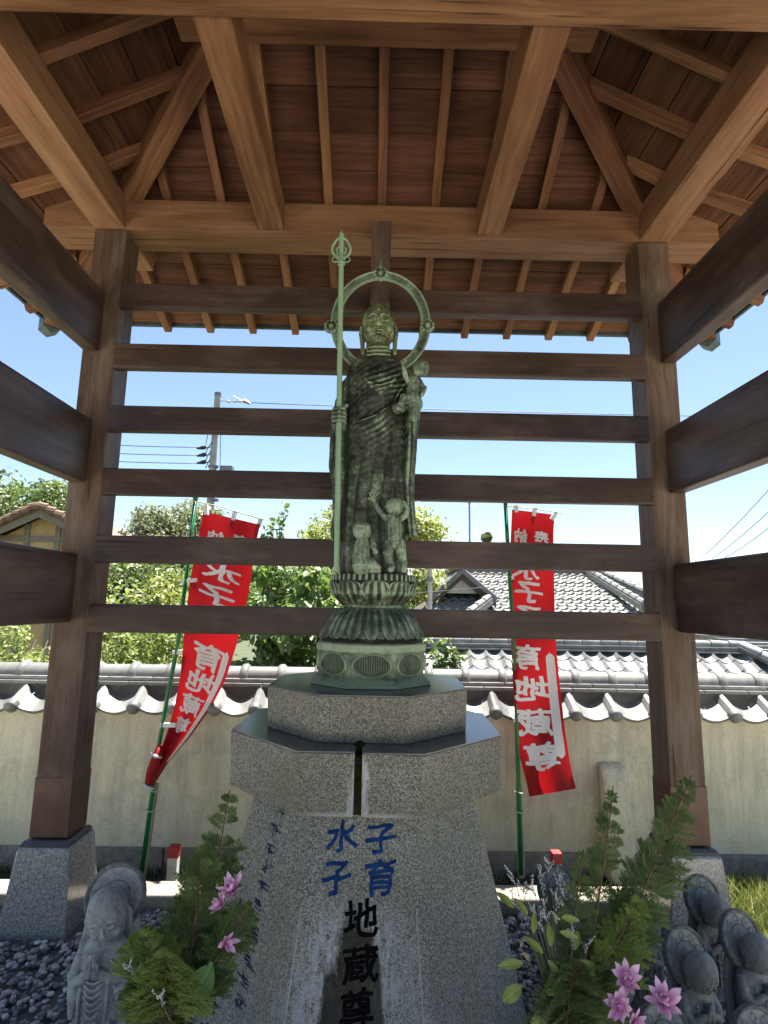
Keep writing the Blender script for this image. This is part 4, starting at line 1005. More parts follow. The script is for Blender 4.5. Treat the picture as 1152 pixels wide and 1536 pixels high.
for k in range(8):      # oval ribbed panels on each face
    a = k*math.pi/4+.03; Mx = Matrix.Translation((px0, SY, (Zb+Zd)/2-.006)) @ Matrix.Rotation(a, 4, 'Z')
    q = MB(); w_, h_ = .064, .038
    rg = [Vector((w_*math.cos(t_), -.1995, h_*math.sin(t_)*(1.0 if math.sin(t_) > 0 else .8))) for t_ in [2*math.pi*i/32 for i in range(32)]]
    rg2 = [Vector((v.x*1.14, -.1985, v.z*1.2)) for v in rg]; rg3 = [Vector((v.x*1.06, -.206, v.z*1.08)) for v in rg]
    q.loft([rg2, rg3, rg], caps=False); q.build('panel_frame', BZp, pl, Mx, world=False, smooth=40)
    q = MB()
    for i in range(15):
        x_ = -w_*.93+i*w_*1.86/14; hh = h_*math.sqrt(max(.02, 1-(x_/w_)**2))*.93
        q.tube([(x_, -.199, -hh*.8), (x_, -.203, 0), (x_, -.199, hh)], .0026, 5)
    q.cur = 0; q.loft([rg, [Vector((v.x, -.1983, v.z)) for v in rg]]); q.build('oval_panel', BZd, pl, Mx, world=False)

# ================================================================== GRANITE PEDESTAL
def stain(t, oc, col):
    geo = t.n('NewGeometry').outputs['Position']; x, y, z = t.sep(geo)
    dx = t.math('ABSOLUTE', t.math('ADD', x, .046)); wob = t.noise(t.map(geo, (9, 9, 3)), 1.5, 5, .65)
    # mossy olive tint on the sides, wet dark tongue, white lime either side
    col = t.mix(t.math('MULTIPLY', t.ramp(t.noise(geo, 2.2, 4), [(.4, 0.0), (.65, 1.0)]), .35), col, (.17,.16,.09))
    lo = t.ramp(z, [(.25, 1.0), (.60, 0.0)])
    wd = t.math('ADD', .004, t.math('MULTIPLY', lo, .105))
    e = t.math('ADD', t.math('SUBTRACT', dx, wd), t.math('MULTIPLY', t.math('SUBTRACT', wob, .5), .13))
    zl = t.ramp(z, [(.50, 1.0), (.60, 0.0)])
    wet = t.math('MULTIPLY', t.ramp(e, [(0.0, 1.0), (.02, 0.0)]), zl)
    runs = t.noise(t.map(geo, (55, 55, 2.2)), 1.2, 5, .7)
    lime = t.math('MULTIPLY', t.math('MULTIPLY', t.ramp(e, [(0.0, 0.0), (.015, 1.0), (.06, .75), (.16, 0.0)]), zl), t.ramp(runs, [(.4, 0.0), (.62, 1.0)]))
    col = t.mix(t.math('MULTIPLY', lime, .6), col, (.55,.6,.66))
    low = t.math('MULTIPLY', t.ramp(z, [(.2, 1.0), (.6, 0.0)]), t.ramp(runs, [(.45, 0.0), (.7, .6)]))
    col = t.mix(low, col, (.30,.34,.39))
    return t.mix(t.math('MULTIPLY', wet, .93), col, t.mix(t.ramp(runs, [(.48, 0.0), (.66, 1.0)]), (.010,.008,.006), (.055,.038,.018)))
G_base = granite('pedestal granite', ((.035,.035,.032), (.145,.143,.132), (.38,.38,.355)), 340, .5, stain, spec=.14)
def stain2(t, oc, col):
    geo = t.n('NewGeometry').outputs['Position']; x, y, z = t.sep(geo)
    dx = t.math('ABSOLUTE', t.math('ADD', x, .046)); up_ = t.sep(t.n('NewGeometry').outputs['Normal'])[2]
    wob = t.noise(t.map(geo, (30, 30, 6)), 1.5, 5, .7)
    e = t.math('ADD', t.math('SUBTRACT', dx, t.math('MULTIPLY', t.math('SUBTRACT', .98, z), .09)), t.math('MULTIPLY', t.math('SUBTRACT', wob, .5), .11))
    lime = t.math('MULTIPLY', t.ramp(e, [(.004, 1.0), (.022, 0.0)]), t.math('LESS_THAN', z, 1.001))
    edge = t.math('MULTIPLY', t.ramp(z, [(.822, 1.0), (.834, 0.0)]), t.ramp(dx, [(.1, 1.0), (.22, 0.0)]))
    col = t.mix(t.math('MULTIPLY', t.math('MAXIMUM', lime, edge), .7), col, (.6,.63,.68))
    return t.mix(t.math('MULTIPLY', t.ramp(t.noise(geo, 3.2, 4), [(.35, 0.0), (.6, 1.0)]), .4), col, (.13,.115,.065))
G_slab = granite('slab granite', ((.025,.025,.022), (.115,.112,.098), (.33,.33,.30)), 370, .5, stain2, spec=.2)
topm = plain('polished slab top', (.10,.105,.12), .22, 0, .25, 9, .05)
PD = thing('granite_pedestal', (-.04, SY, 0), 'tapered grey granite pedestal with blue carved characters and two octagonal slabs', 'pedestal')
def octa(r, z, cx=-.024, cy=SY, rot=-.03): 
    return [Vector((cx+r*c8*math.cos(math.pi/8+k*math.pi/4+rot), cy+r*c8*math.sin(math.pi/8+k*math.pi/4+rot), z)) for k in range(8)]
m = MB(); m.loft([octa(.585, -.05, rot=0, cx=-.03), octa(.575, 0, rot=0, cx=-.03), octa(.375, .824, rot=0, cx=-.03)]); m.build('base_block', G_base, PD, bevel=.007)
# lower slab in two halves round the water channel
def slab(r, z0, z1, slot):
    q = octa(r, z0); m = MB(); bot = octa(r*.985, z0); t_ = octa(r, z1)
    n = []
    if slot:
        sx0, sx1 = -.058, -.034
        def ins(pl):   # split front face edge (between verts 5 and 6 -> front) with a notch
            pl = list(pl); pl.sort(key=lambda v: math.atan2(v.y-SY, v.x+.04)); 
            i = [k for k in range(8) if pl[k].y < SY-.3 and abs(pl[k].x+.04) < r*.6]
            a, b = pl[i[0]], pl[i[1]]
            if a.x > b.x: a, b = b, a
            f = lambda x: a.lerp(b, (x-a.x)/(b.x-a.x))
            p0, p1 = f(sx0), f(sx1); k = pl.index(a)
            seq = [p0, Vector((sx0+.004, SY-r+.17, a.z)), Vector((sx1-.004, SY-r+.17, a.z)), p1]
            return pl[:k+1]+seq+pl[k+1:]
        bot, t_ = ins(bot), ins(t_)
    m.loft([bot, t_]); return m
sl_ = slab(.475, .818, 1.0, True); o = sl_.build('lower_slab', G_slab, PD, bevel=.006)
def cap(pts, z, nm, par):
    m = MB(); m.loft([[Vector((v.x, v.y, z)) for v in pts], [Vector((v.x, v.y, z+.003)) for v in pts]]); m.build(nm, topm, par)
inner = octa(.471, 1.0)
for s_ in (-1, 1):      # the sheen of the dressed top, either side of the channel
    pl_ = sorted([v for v in inner if (v.x+.046)*s_ > 0], key=lambda v: v.y)
    fr, bk = pl_[0], pl_[-1]; e_ = -.046+s_*.016
    ring_ = [Vector((e_, fr.y, 0))]+pl_+[Vector((e_, bk.y, 0))]
    if s_ < 0: ring_ = ring_[::-1]
    cap(ring_, 1.0003, 'slab_top', o)
m = MB(); m.box((-.0575, 1.80, .80), (-.0345, 1.97, .9)); 
ch = plain('algae in channel', (.022,.020,.007), .7, 0, .5, 60, .5, spec=.1)
m = MB(); m.box((-.062, 1.832, .819), (-.03, 1.96, .985)); m.build('water_channel', ch, o)
m = slab(.362, 1.0034, 1.148, False); o2 = m.build('upper_slab', G_slab, PD, bevel=.004); cap(octa(.358, 0), 1.1483, 'slab_top', o2)
m = MB(); m.tube([(-.046, 1.945, 1.0), (-.046, 1.90, .998)], .014, 10); m.build('spout_hole', ch, o2)
# incised panel lines on the front
def facept(x, z, off=.0):   # point on the front face of the base block
    r = .575+(.375-.575)*z/.824; return Vector((x, SY-r-off, z))
groove = plain('pale cut line', (.38,.39,.38), .7)
for xa, xb in ((-.205, -.262), (.135, .172)):
    m = MB(); a, b = facept(xa, .56, .0007), facept(xb, .0, .0007); m.loft([[a-Vector((.0013, 0, 0)), a+Vector((.0013, 0, 0)), a+Vector((.0013, .002, 0)), a-Vector((.0013, -.002, 0))], [b-Vector((.0013, 0, 0)), b+Vector((.0013, 0, 0)), b+Vector((.0013, .002, 0)), b-Vector((.0013, -.002, 0))]]); m.build('cut_line', groove, PD)

# ------------------------------------------------------------------ lettering
GL = {}
def glyphs(chars, off=.03):
    obs = []
    for ch_ in chars:
        if (ch_, off) in GL: continue
        cu = bpy.data.curves.new('g', 'FONT'); cu.body = ch_; cu.size = 1; cu.resolution_u = 3; cu.offset = off; cu.align_x = 'CENTER'; cu.align_y = 'CENTER'
        ob = bpy.data.objects.new('g', cu); S.collection.objects.link(ob); obs.append((ch_, ob, cu))
    dg = bpy.context.evaluated_depsgraph_get()
    for ch_, ob, cu in obs:
        me = bpy.data.meshes.new_from_object(ob.evaluated_get(dg), depsgraph=dg)
        bm = bmesh.new(); bm.from_mesh(me); bmesh.ops.triangulate(bm, faces=bm.faces)
        for _ in range(5):
            es = [e for e in bm.edges if e.calc_length() > .075]
            if es: bmesh.ops.subdivide_edges(bm, edges=es, cuts=1); bmesh.ops.triangulate(bm, faces=bm.faces)
        v = np.array([x.co[:] for x in bm.verts]); f = [[a.index for a in x.verts] for x in bm.faces]; bm.free()
        c_ = (v.max(0)+v.min(0))/2; GL[(ch_, off)] = (v-c_, f, v.max(0)-v.min(0))
        bpy.data.objects.remove(ob); bpy.data.curves.remove(cu); bpy.data.meshes.remove(me)
def brush(v, seed):     # uneven, slightly slanted brush hand
    out = v.copy(); 
    for i, p in enumerate(v):
        n1 = mnoise.noise(Vector((p[0]*3.2+seed, p[1]*3.2, 0))); n2 = mnoise.noise(Vector((p[0]*3.2, p[1]*3.2+seed, 5)))
        n3 = mnoise.noise(Vector((p[0]*9+seed, p[1]*9, 2)))
        out[i, 0] += n1*.055+n3*.008; out[i, 1] += n2*.055+p[0]*.12+n3*.008
    return out
def glyph_on(m, ch_, off, fn, w, h, seed=0, mirror=False, bold=.022):
    """brush weight comes from a few slightly shifted layers, each a hair above the last"""
    v, f, sz = GL[(ch_, off)]; v = brush(v, seed); sz = v.max(0)-v.min(0)
    for k in range(7):
        a = 2*math.pi*k/6; sx_, sy_ = (0, 0) if k == 6 else (math.cos(a)*bold, math.sin(a)*bold*1.1)
        x = (v[:, 0]+sx_)/sz[0]*w*(-1 if mirror else 1); y = (v[:, 1]+sy_)/sz[1]*h
        m.add([fn(p, q, k*.00035) for p, q in zip(x, y)], f)
blue = plain('blue painted carving', (.010,.042,.15), .85, 0, .35, 40, .3, spec=.1); black_ = plain('algae blackened carving', (.004,.004,.005), .9, 0, .4, 40, .3, spec=.06)
glyphs('水子育地蔵尊', .008)
fy = lambda x, y: None
def front_xy(px_, y):   # where a survey line meets the sloping front face
    d = fw + rt*((px_-576)/FPX) + up*((768-y)/FPX); sl = (.575-.375)/.824
    # y = SY-.575+sl*z ; z=EYE+d.z*t ; y=d.y*t
    t_ = (SY-.575+sl*EYE)/(d.y-sl*d.z); return d.x*t_, EYE+d.z*t_
for ch_, px_, y, wp, hp_, mt in (('水', 513, 1253, 47, 50, blue), ('子', 505, 1317, 43, 54, blue), ('子', 571, 1258, 46, 46, blue), ('育', 571, 1315, 46, 56, blue), ('地', 541, 1377, 52, 58, black_), ('蔵', 541, 1446, 54, 62, black_), ('尊', 535, 1514, 50, 66, black_)):
    x0, z0 = front_xy(px_, y); xa, _ = front_xy(px_+wp/2, y); xb, _ = front_xy(px_-wp/2, y); _, za = front_xy(px_, y-hp_/2); _, zb_ = front_xy(px_, y+hp_/2)
    m = MB(); m.cur = 0
    glyph_on(m, ch_, .008, lambda a, b, e_: facept(x0+a, z0+b, .0008+e_*.6), xa-xb, za-zb_, seed=px_*.7+y, bold=.013)
    m.build('carved_character', mt, PD)
# worn small inscription on the left facet: short illegible blue marks
blue_w = plain('worn blue paint', (.05,.085,.17), .85, 0, .4, 60, .3, spec=.1)
rng = random.Random(5)
def left_facet(u, z, off=.001):   # u across the facet (0..1 from its front edge)
    r = .575+(.375-.575)*z/.824; o_ = octa(r, z, rot=0, cx=-.03); a = min(o_, key=lambda v: (v.y, v.x)); 
    fr = sorted(o_, key=lambda v: v.y)[:2]; a = min(fr, key=lambda v: v.x); b = min([v for v in o_ if v.y > a.y+.01 and v.y < SY], key=lambda v: v.x)
    n = Vector((-1, -1, 0)).normalized(); return a.lerp(b, u)+n*off
for (u0, z1, z0, n_) in ((.50, .80, .42, 7), (.78, .50, .06, 8), (.50, .44, .24, 4)):
    for i in range(n_):
        z = z1+(z0-z1)*(i+.5)/n_; hgt_ = abs(z1-z0)/n_*.72; m = MB()
        for s_ in range(8):
            hz = rng.random() < .5; cu_ = u0+rng.uniform(-.05, .05); cz = z+rng.uniform(-.4, .4)*hgt_
            du, dz_ = (rng.uniform(.025, .055), .0016) if hz else (.006, hgt_*rng.uniform(.12, .3))
            m.add([left_facet(cu_-du, cz-dz_), left_facet(cu_+du, cz-dz_+.002), left_facet(cu_+du, cz+dz_+.003), left_facet(cu_-du, cz+dz_)], [(0, 3, 2, 1), (0, 1, 2, 3)])
        m.build('worn_character', blue_w, PD)

# ================================================================== BANNERS
def cloth_mat():
    t = NT('red banner cloth'); oc = t.tc(); c = t.mix(t.noise(oc, 5, 3), (.26,.004,.008), (.36,.007,.012))
    t.put(t.b.inputs['Base Color'], c); t.put(t.b.inputs['Roughness'], .8)
    t.put(t.b.inputs['Normal'], t.bump(t.noise(t.map(oc, (14, 14, 5)), 1, 4, .6, 1.5), .55, .02, t.bump(t.noise(t.map(oc, (700, 700, 700)), 1, 2), .3, .001)))
    tr = t.n('BsdfTranslucent', {'Color': (.5, .008, .012)}); mx = t.n('MixShader', {0: .30, 1: t.b.outputs[0], 2: tr.outputs[0]})
    t.t.links.new(mx.outputs[0], t.out.inputs[0]); return t.m
def white_cloth():
    t = NT('white print'); t.put(t.b.inputs['Base Color'], (.86,.85,.85)); t.put(t.b.inputs['Roughness'], .8)
    tr = t.n('BsdfTranslucent', {'Color': (.9, .85, .84)}); mx = t.n('MixShader', {0: .05, 1: t.b.outputs[0], 2: tr.outputs[0]})
    t.t.links.new(mx.outputs[0], t.out.inputs[0]); return t.m
RED, WHT = cloth_mat(), white_cloth()
green_p = plain('green lacquered pole', (.015,.16,.05), .28, 0, .15, 10); pvc = plain('weathered pvc socket', (.33,.33,.24), .5, 0, .25, 12); tie_ = plain('white tie', (.62,.60,.57), .6); rodm = plain('pale cross rod', (.5,.48,.33), .4)
glyphs('奉納水子育地蔵尊', .008)
def smoothstep_interp(pts, n):
    pts = [np.array(p, float) for p in pts]; L = [0]
    for a, b in zip(pts, pts[1:]): L.append(L[-1]+np.linalg.norm(b-a))
    L = np.array(L)/L[-1]; out = []
    A = np.array(pts)
    for i in range(n+1):
        u = i/n; out.append([np.interp(u, L, A[:, k]) for k in range(A.shape[1])])
    out = np.array(out)
    for _ in range(3): out[1:-1] = (out[:-2]+2*out[1:-1]+out[2:])/4
    return out
def banner(lab, left, right, Y, pole, base, cross, text, bar, wave, clips, seed, slack=.03):
    T = thing('nobori_banner', P(base[0], base[1], Y), lab, 'banner', 'red banners in front of the wall')
    nv, nu = 90, 16
    Lp, Rp = smoothstep_interp(left, nv), smoothstep_interp(right, nv)
    def surf(u, v, off=0.0):       # u 0..1 left to right, v 0..1 top to bottom, real cloth point
        f = v*nv; i = min(int(f), nv-1); q = f-i
        a = Lp[i]*(1-q)+Lp[i+1]*q; b = Rp[i]*(1-q)+Rp[i+1]*q; c = a*(1-u)+b*u
        dy = wave(u, v)
        return P(c[0], c[1], Y+c[2]+dy+off)
    V = [surf(i/nu, j/nv) for j in range(nv+1) for i in range(nu+1)]
    n1 = nu+1; m = MB(); m.add(V, [(j*n1+i, j*n1+i+1, (j+1)*n1+i+1, (j+1)*n1+i) for j in range(nv) for i in range(nu)])
    cl = m.build('cloth', RED, T, smooth=True)
    for ch_, u, v, w, h in text:
        m = MB(); glyph_on(m, ch_, .008, lambda a, b, e_: surf(min(.985, max(.015, u+a)), min(.995, max(.004, v-b)), -.0035-e_), w, h, seed=seed+v*9+u, mirror=True, bold=.02)
        m.build('printed_character', WHT, cl)
    m = MB(); N = 30; u0, v0, v1, w = bar; rr_ = w*.5
    vs = []; fs = []
    for j in range(N+1):
        v = v0+(v1-v0)*j/N; e = min(j, N-j)/N*(v1-v0)/.02; ww = rr_*(math.sqrt(max(0, 1-(1-min(1, e))**2)) if e < 1 else 1)
        for k in range(3): vs.append(surf(min(.97, u0+ww*(k-1)), v, -.004))
    for j in range(N):
        for k in range(2): b = j*3+k; fs.append((b, b+1, b+4, b+3))
    m.add(vs, fs); m.build('blank_stripe', WHT, cl, smooth=True)
    m = MB(); pp = [P(x, y, Y+d) for x, y, d in pole]; m.tube(pp, .0125, 12); m.build('pole', green_p, T, smooth=True)
    e = (pp[-2]-pp[-1]).normalized(); b0 = pp[-1]-e*.02; m = MB(); m.tube([b0+Vector((.006, .02, 0)), b0+e*.50+Vector((.006, .02, 0))], .019, 14); m.build('socket_tube', pvc, T, smooth=40)
    for t_ in (.47, .36):
        c0 = b0+e*t_*1.0; m = MB(); m.tube([c0+Vector((.026*math.cos(a), .008+.03*math.sin(a), .004*math.sin(a*2))) for a in [2*math.pi*i/16 for i in range(17)]], .0028, 5); m.build('wire_tie', tie_, T, smooth=True)
    c0 = pp[0]; m = MB(); m.lathe([(.0, .0), (.016, 0), (.018, .01), (.016, .03), (.006, .04)], 10, c0); m.build('pole_cap', green_p, T, smooth=True)
    m = MB(); m.tube([P(x, y, Y-.01) for x, y in cross], .0035, 6); m.build('cross_rod', rodm, T, smooth=True)
    for (x0, y0, x1, y1) in clips:
        a, b = P(x0, y0, Y-.012), P(x1, y1, Y-.006); d = (b-a).normalized(); s = d.cross(Vector((0, 1, 0))).normalized()*.012
        m = MB(); m.loft([[a-s, a+s, b+s, b-s], [v+Vector((0, .02, 0)) for v in (a-s, a+s, b+s, b-s)]]); m.build('tab', WHT, T)
    return T
R_text = [('納', .24, .088, .30, .052), ('奉', .72, .092, .34, .054), ('水', .36, .205, .62, .07), ('子', .42, .285, .62, .075), ('子', .42, .372, .62, .075), ('育', .36, .512, .56, .09), ('地', .40, .625, .74, .085), ('蔵', .40, .745, .70, .10), ('尊', .46, .868, .70, .10)]
banner('red banner hanging nearly straight from a green pole at the right',
    [(768, 764, 0), (765, 830, 0), (765, 900, 0), (767, 980, 0), (771, 1060, 0), (778, 1130, -.01), (789, 1170, -.02), (794, 1195, -.03)],
    [(832, 772, 0), (830, 800, .02), (831, 860, 0), (832, 920, 0), (834, 970, 0), (841, 1040, 0), (848, 1100, -.02), (856, 1150, -.04), (864, 1183, -.05)],
    3.56, [(758, 754, 0), (764, 860, 0), (771, 960, 0), (776, 1120, 0), (782, 1312, 0)], (782, 1312), [(757, 759), (800, 763), (843, 770)], R_text,
    (.845, .50, .885, .19), lambda u, v: .02*math.sin(u*5+v*7)*v+.06*math.sin(u*7.5+.5)*max(0, v-.78)*2.4+.010*math.sin(v*18+u*3)+.012*math.sin(u*9+v*2)*(1-v), [(774, 758, 775, 768), (803, 762, 801, 774), (835, 768, 828, 779), (771, 866, 762, 868), (778, 990, 767, 992), (780, 1079, 771, 1081)], 3.0)
L_text = [('奉', .74, .075, .34, .045), ('納', .30, .08, .30, .045), ('水', .50, .20, .66, .065), ('子', .48, .285, .62, .07), ('子', .47, .37, .62, .07), ('育', .52, .505, .60, .095), ('地', .50, .60, .66, .08), ('蔵', .46, .69, .60, .08), ('尊', .45, .77, .5, .06)]
banner('red banner on a leaning green pole at the left, lower end furled',
    [(305, 767, 0), (297, 810, 0), (285, 870, 0), (277, 940, 0), (271, 1010, 0), (262, 1060, 0), (250, 1100, 0), (238, 1135, 0), (228, 1150, -.01), (221, 1172, -.02)],
    [(390, 787, 0), (384, 815, 0), (376, 870, 0), (366, 925, 0), (354, 970, .03), (338, 1020, .06), (316, 1062, .09), (286, 1104, .10), (252, 1144, .05), (236, 1170, .0)],
    3.56, [(293, 750, 0), (268, 960, 0), (252, 1040, 0), (238, 1120, 0), (212, 1310, 0)], (212, 1310), [(272, 747), (330, 760), (397, 780)], L_text,
    (.87, .47, .93, .13), lambda u, v: .018*math.sin(u*4+v*9)+.09*math.sin(u*8)*max(0, v-.62)*1.5+.016*math.sin(u*10-v*5)*max(0, .35-v)*2.5, [(308, 755, 309, 772), (352, 766, 349, 780), (391, 778, 387, 790), (270, 872, 295, 870), (258, 979, 281, 977), (240, 1088, 262, 1088)], 8.0)
m = MB(); pp = [P(240, 1118, 3.54), P(234, 1140, 3.535), P(229, 1158, 3.54), P(224, 1176, 3.55)]; m.tube(pp, [.016, .03, .036, .026], 12); tw = bpy.data.objects['nobori_banner.001']; m.build('furled_cloth', RED, tw, smooth=True)
for y in (1133, 1180):
    c0 = P(235-(y-1133)*.25, y, 3.53); m = MB(); m.tube([c0+Vector((-.03, 0, .012)), c0+Vector((0, -.022, 0)), c0+Vector((.03, 0, -.012))], [.006, .011, .006], 8); m.build('tie', tie_, tw, smooth=True)

# ================================================================== SMALL STONE FIGURES
def carved(name, c0, c1, c2, rough=.7, sc=60):
    t = NT(name); geo = t.n('NewGeometry'); oc = t.tc()
    n_ = t.noise(oc, sc, 5, .7); b = t.noise(oc, 9, 4, .6); pt = t.ramp(geo.outputs['Pointiness'], [(.45, 0.0), (.55, 1.0)])
    f = t.math('ADD', t.math('MULTIPLY', n_, .4), t.math('ADD', t.math('MULTIPLY', b, .4), t.math('MULTIPLY', pt, .2)))
    return t.set(color=t.ramp(f, [(.35, c0), (.5, c1), (.68, c2)]), rough=rough, normal=t.bump(t.noise(oc, 260, 3, .7), .3, .0015))
DK = carved('dark carved stone', (.05,.057,.056), (.14,.15,.145), (.25,.265,.25), .8)
GR = carved('grey carved stone', (.09,.098,.10), (.24,.255,.255), (.42,.435,.43), .85)
def small_jizo():
    """0.42 m high; faces -Y; local origin at its foot"""
    c = Clay(); V = Vector
    c.rings([(0, 0, .0, .075, .065), (0, 0, .03, .078, .066), (0, 0, .045, .062, .052)], 24)
    c.rings([(0, .0, .04, .058, .046), (0, 0, .10, .058, .045), (0, .0, .18, .060, .042), (0, .0, .235, .057, .037), (0, .0, .262, .043, .032), (0, 0, .275, .022, .022)], 28, 2.2)
    # back slab rising to the halo
    c.rings([(0, .045, .03, .066, .014), (0, .048, .12, .071, .014), (0, .05, .22, .068, .013), (0, .05, .30, .052, .012)], 24, 2.6)
    # sleeves
    for s_ in (-1, 1):
        c.chain([V((s_*.048, -.005, .235)), V((s_*.058, -.018, .20)), V((s_*.044, -.040, .185)), V((s_*.016, -.052, .205))], [.016, .018, .015, .010])
        c.chain([V((s_*.052, -.02, .19)), V((s_*.050, -.034, .14)), V((s_*.046, -.034, .09))], [.014, .014, .006])
    # praying hands with fingers, knotted cord
    for s_ in (-1, 1):
        c.chain([V((s_*.006, -.052, .198)), V((s_*.004, -.060, .222))], [.009, .007], 8)
        for k in range(4): c.chain([V((s_*.004, -.062+k*.006, .218)), V((s_*.0035, -.064+k*.006, .243-k*.002))], [.0038, .003], 6)
        c.chain([V((s_*.008, -.060, .200)), V((s_*.016, -.056, .178)), V((s_*.008, -.056, .160))], .0035, 6)
    for k in range(3):
        c.chain([V((-.026+.004*k, -.042, .155-k*.024)), V((0, -.052, .142-k*.024)), V((.026-.004*k, -.042, .155-k*.024))], .0032, 6)
    for s_ in (-1, 1): c.chain([V((s_*.028, -.036, .225)), V((s_*.020, -.046, .16)), V((s_*.018, -.048, .07))], .0035, 6)
    # head bowed forwards
    hc_ = V((0, -.024, .316)); Rx = Matrix.Rotation(R(24), 4, 'X') @ Matrix.Rotation(R(16), 4, 'Z')
    def q(x, y, z): return hc_ + (Rx @ V((x, y, z)))
    c.ell(hc_, (.052, .052, .060), Rx); c.ell(q(0, -.004, -.024), (.045, .043, .036), Rx)
    c.chain([q(0, -0.0515, .002), q(0, -0.0555, -.012), q(0, -0.0545, -.017)], [.0030, .0042, .0055], 6)
    for s_ in (-1, 1):
        c.chain([q(s_*.005, -0.0510, .004), q(s_*.016, -0.0505, .008), q(s_*.027, -0.0435, .004)], .0026, 6)
        c.ell(q(s_*.0165, -0.0455, -.006), (.0105, .006, .0055), Rx)
        c.chain([q(s_*.045, .004, .006), q(s_*.048, .006, -.01), q(s_*.045, .002, -.034)], [.0045, .006, .0045], 6)
        c.ell(q(s_*.018, -0.0365, -.024), (.012, .010, .010), Rx)
    c.chain([q(-.009, -0.0455, -.029), q(0, -0.0490, -.028), q(.009, -0.0455, -.029)], .0028, 6); c.ell(q(0, -0.0415, -.040), (.009, .008, .006), Rx)
    return c.fuse('figure', DK, None, .0026, 2, lambda co, no: np.array([mnoise.fractal(Vector(v*45), .8, 2.2, 2) for v in co])*.0008, mesh_only=True)
jm = small_jizo()
def halo_mesh(mat, r=.08, name='halo', petals=10, rel=.0013):
    m = MB(); rr = []
    prof = [(.001, -.004), (r*.45, -.004), (r*.47, -.007), (r*.50, -.004), (r*.84, -.004), (r*.88, -.010), (r*.96, -.011), (r, -.005), (r*.99, .006), (r*.85, .010), (.001, .011)]
    m.loft([[Vector((a*math.cos(t_), y, a*math.sin(t_))) for t_ in [2*math.pi*k/40 for k in range(40)]] for a, y in prof])
    for k in range(petals):
        a = 2*math.pi*k/petals+.3; d = Vector((math.cos(a), 0, math.sin(a))); p = Vector((-math.sin(a), 0, math.cos(a)))
        m.tube([d*r*.52+Vector((0, -.006, 0)), d*r*.62+p*r*.13+Vector((0, -.007, 0)), d*r*.80+Vector((0, -.007, 0)), d*r*.62-p*r*.13+Vector((0, -.007, 0)), d*r*.52+Vector((0, -.006, 0))], rel, 5)
    return m.build(name, mat, world=False, smooth=35, mesh_only=True)
hm = halo_mesh(DK, .084)
JL = [  # x, y, turn, lean, scale, label
 (1.318, 2.40, -28, 0, 1.0, 'dark stone monk figure directly in front of the right post stone, rearmost'),
 (1.050, 2.03, -24, 0, 1.0, 'dark stone monk figure with bowed head behind the rightmost pink flower'),
 (1.292, 2.12, -30, 0, 1.02, 'dark stone monk figure at the right edge with its halo against sunlit grass'),
 (1.000, 2.30, -30, 0, .98, 'dark stone monk figure half hidden by the lowest tip of the right cypress'),
 (.755, 2.44, -24, 0, 1.03, 'dark stone monk figure behind the white dried flowers, only its back outline showing'),
 (.770, 2.00, -26, 0, .90, 'dark stone monk figure hidden between the cypress and the topmost pink flower'),
 (.795, 1.665, -24, 0, 1.0, 'dark stone monk figure whose halo rim rises behind the lowest right pink flower'),
 (1.045, 1.66, -24, 0, .985, 'dark stone monk figure in the bottom right corner, only its halo rim in view')]
jr = None
for (x, y, rz, ln, sc_, lab) in JL:
    M = Matrix.Translation((x, y, -.008)) @ Matrix.Rotation(R(-rz*.55), 4, 'Z') @ Matrix.Diagonal((sc_, sc_, sc_, 1))
    e = bpy.data.objects.new('stone_monk', None); e.empty_display_size = .05; reg(e, M); tag(e, lab, 'stone statue', 'small dark stone monks at the right')
    inst('figure', jm, M, e); inst('halo', hm, M @ Matrix.Translation((0, .036, .328)) @ Matrix.Rotation(R(-20), 4, 'X'), e)
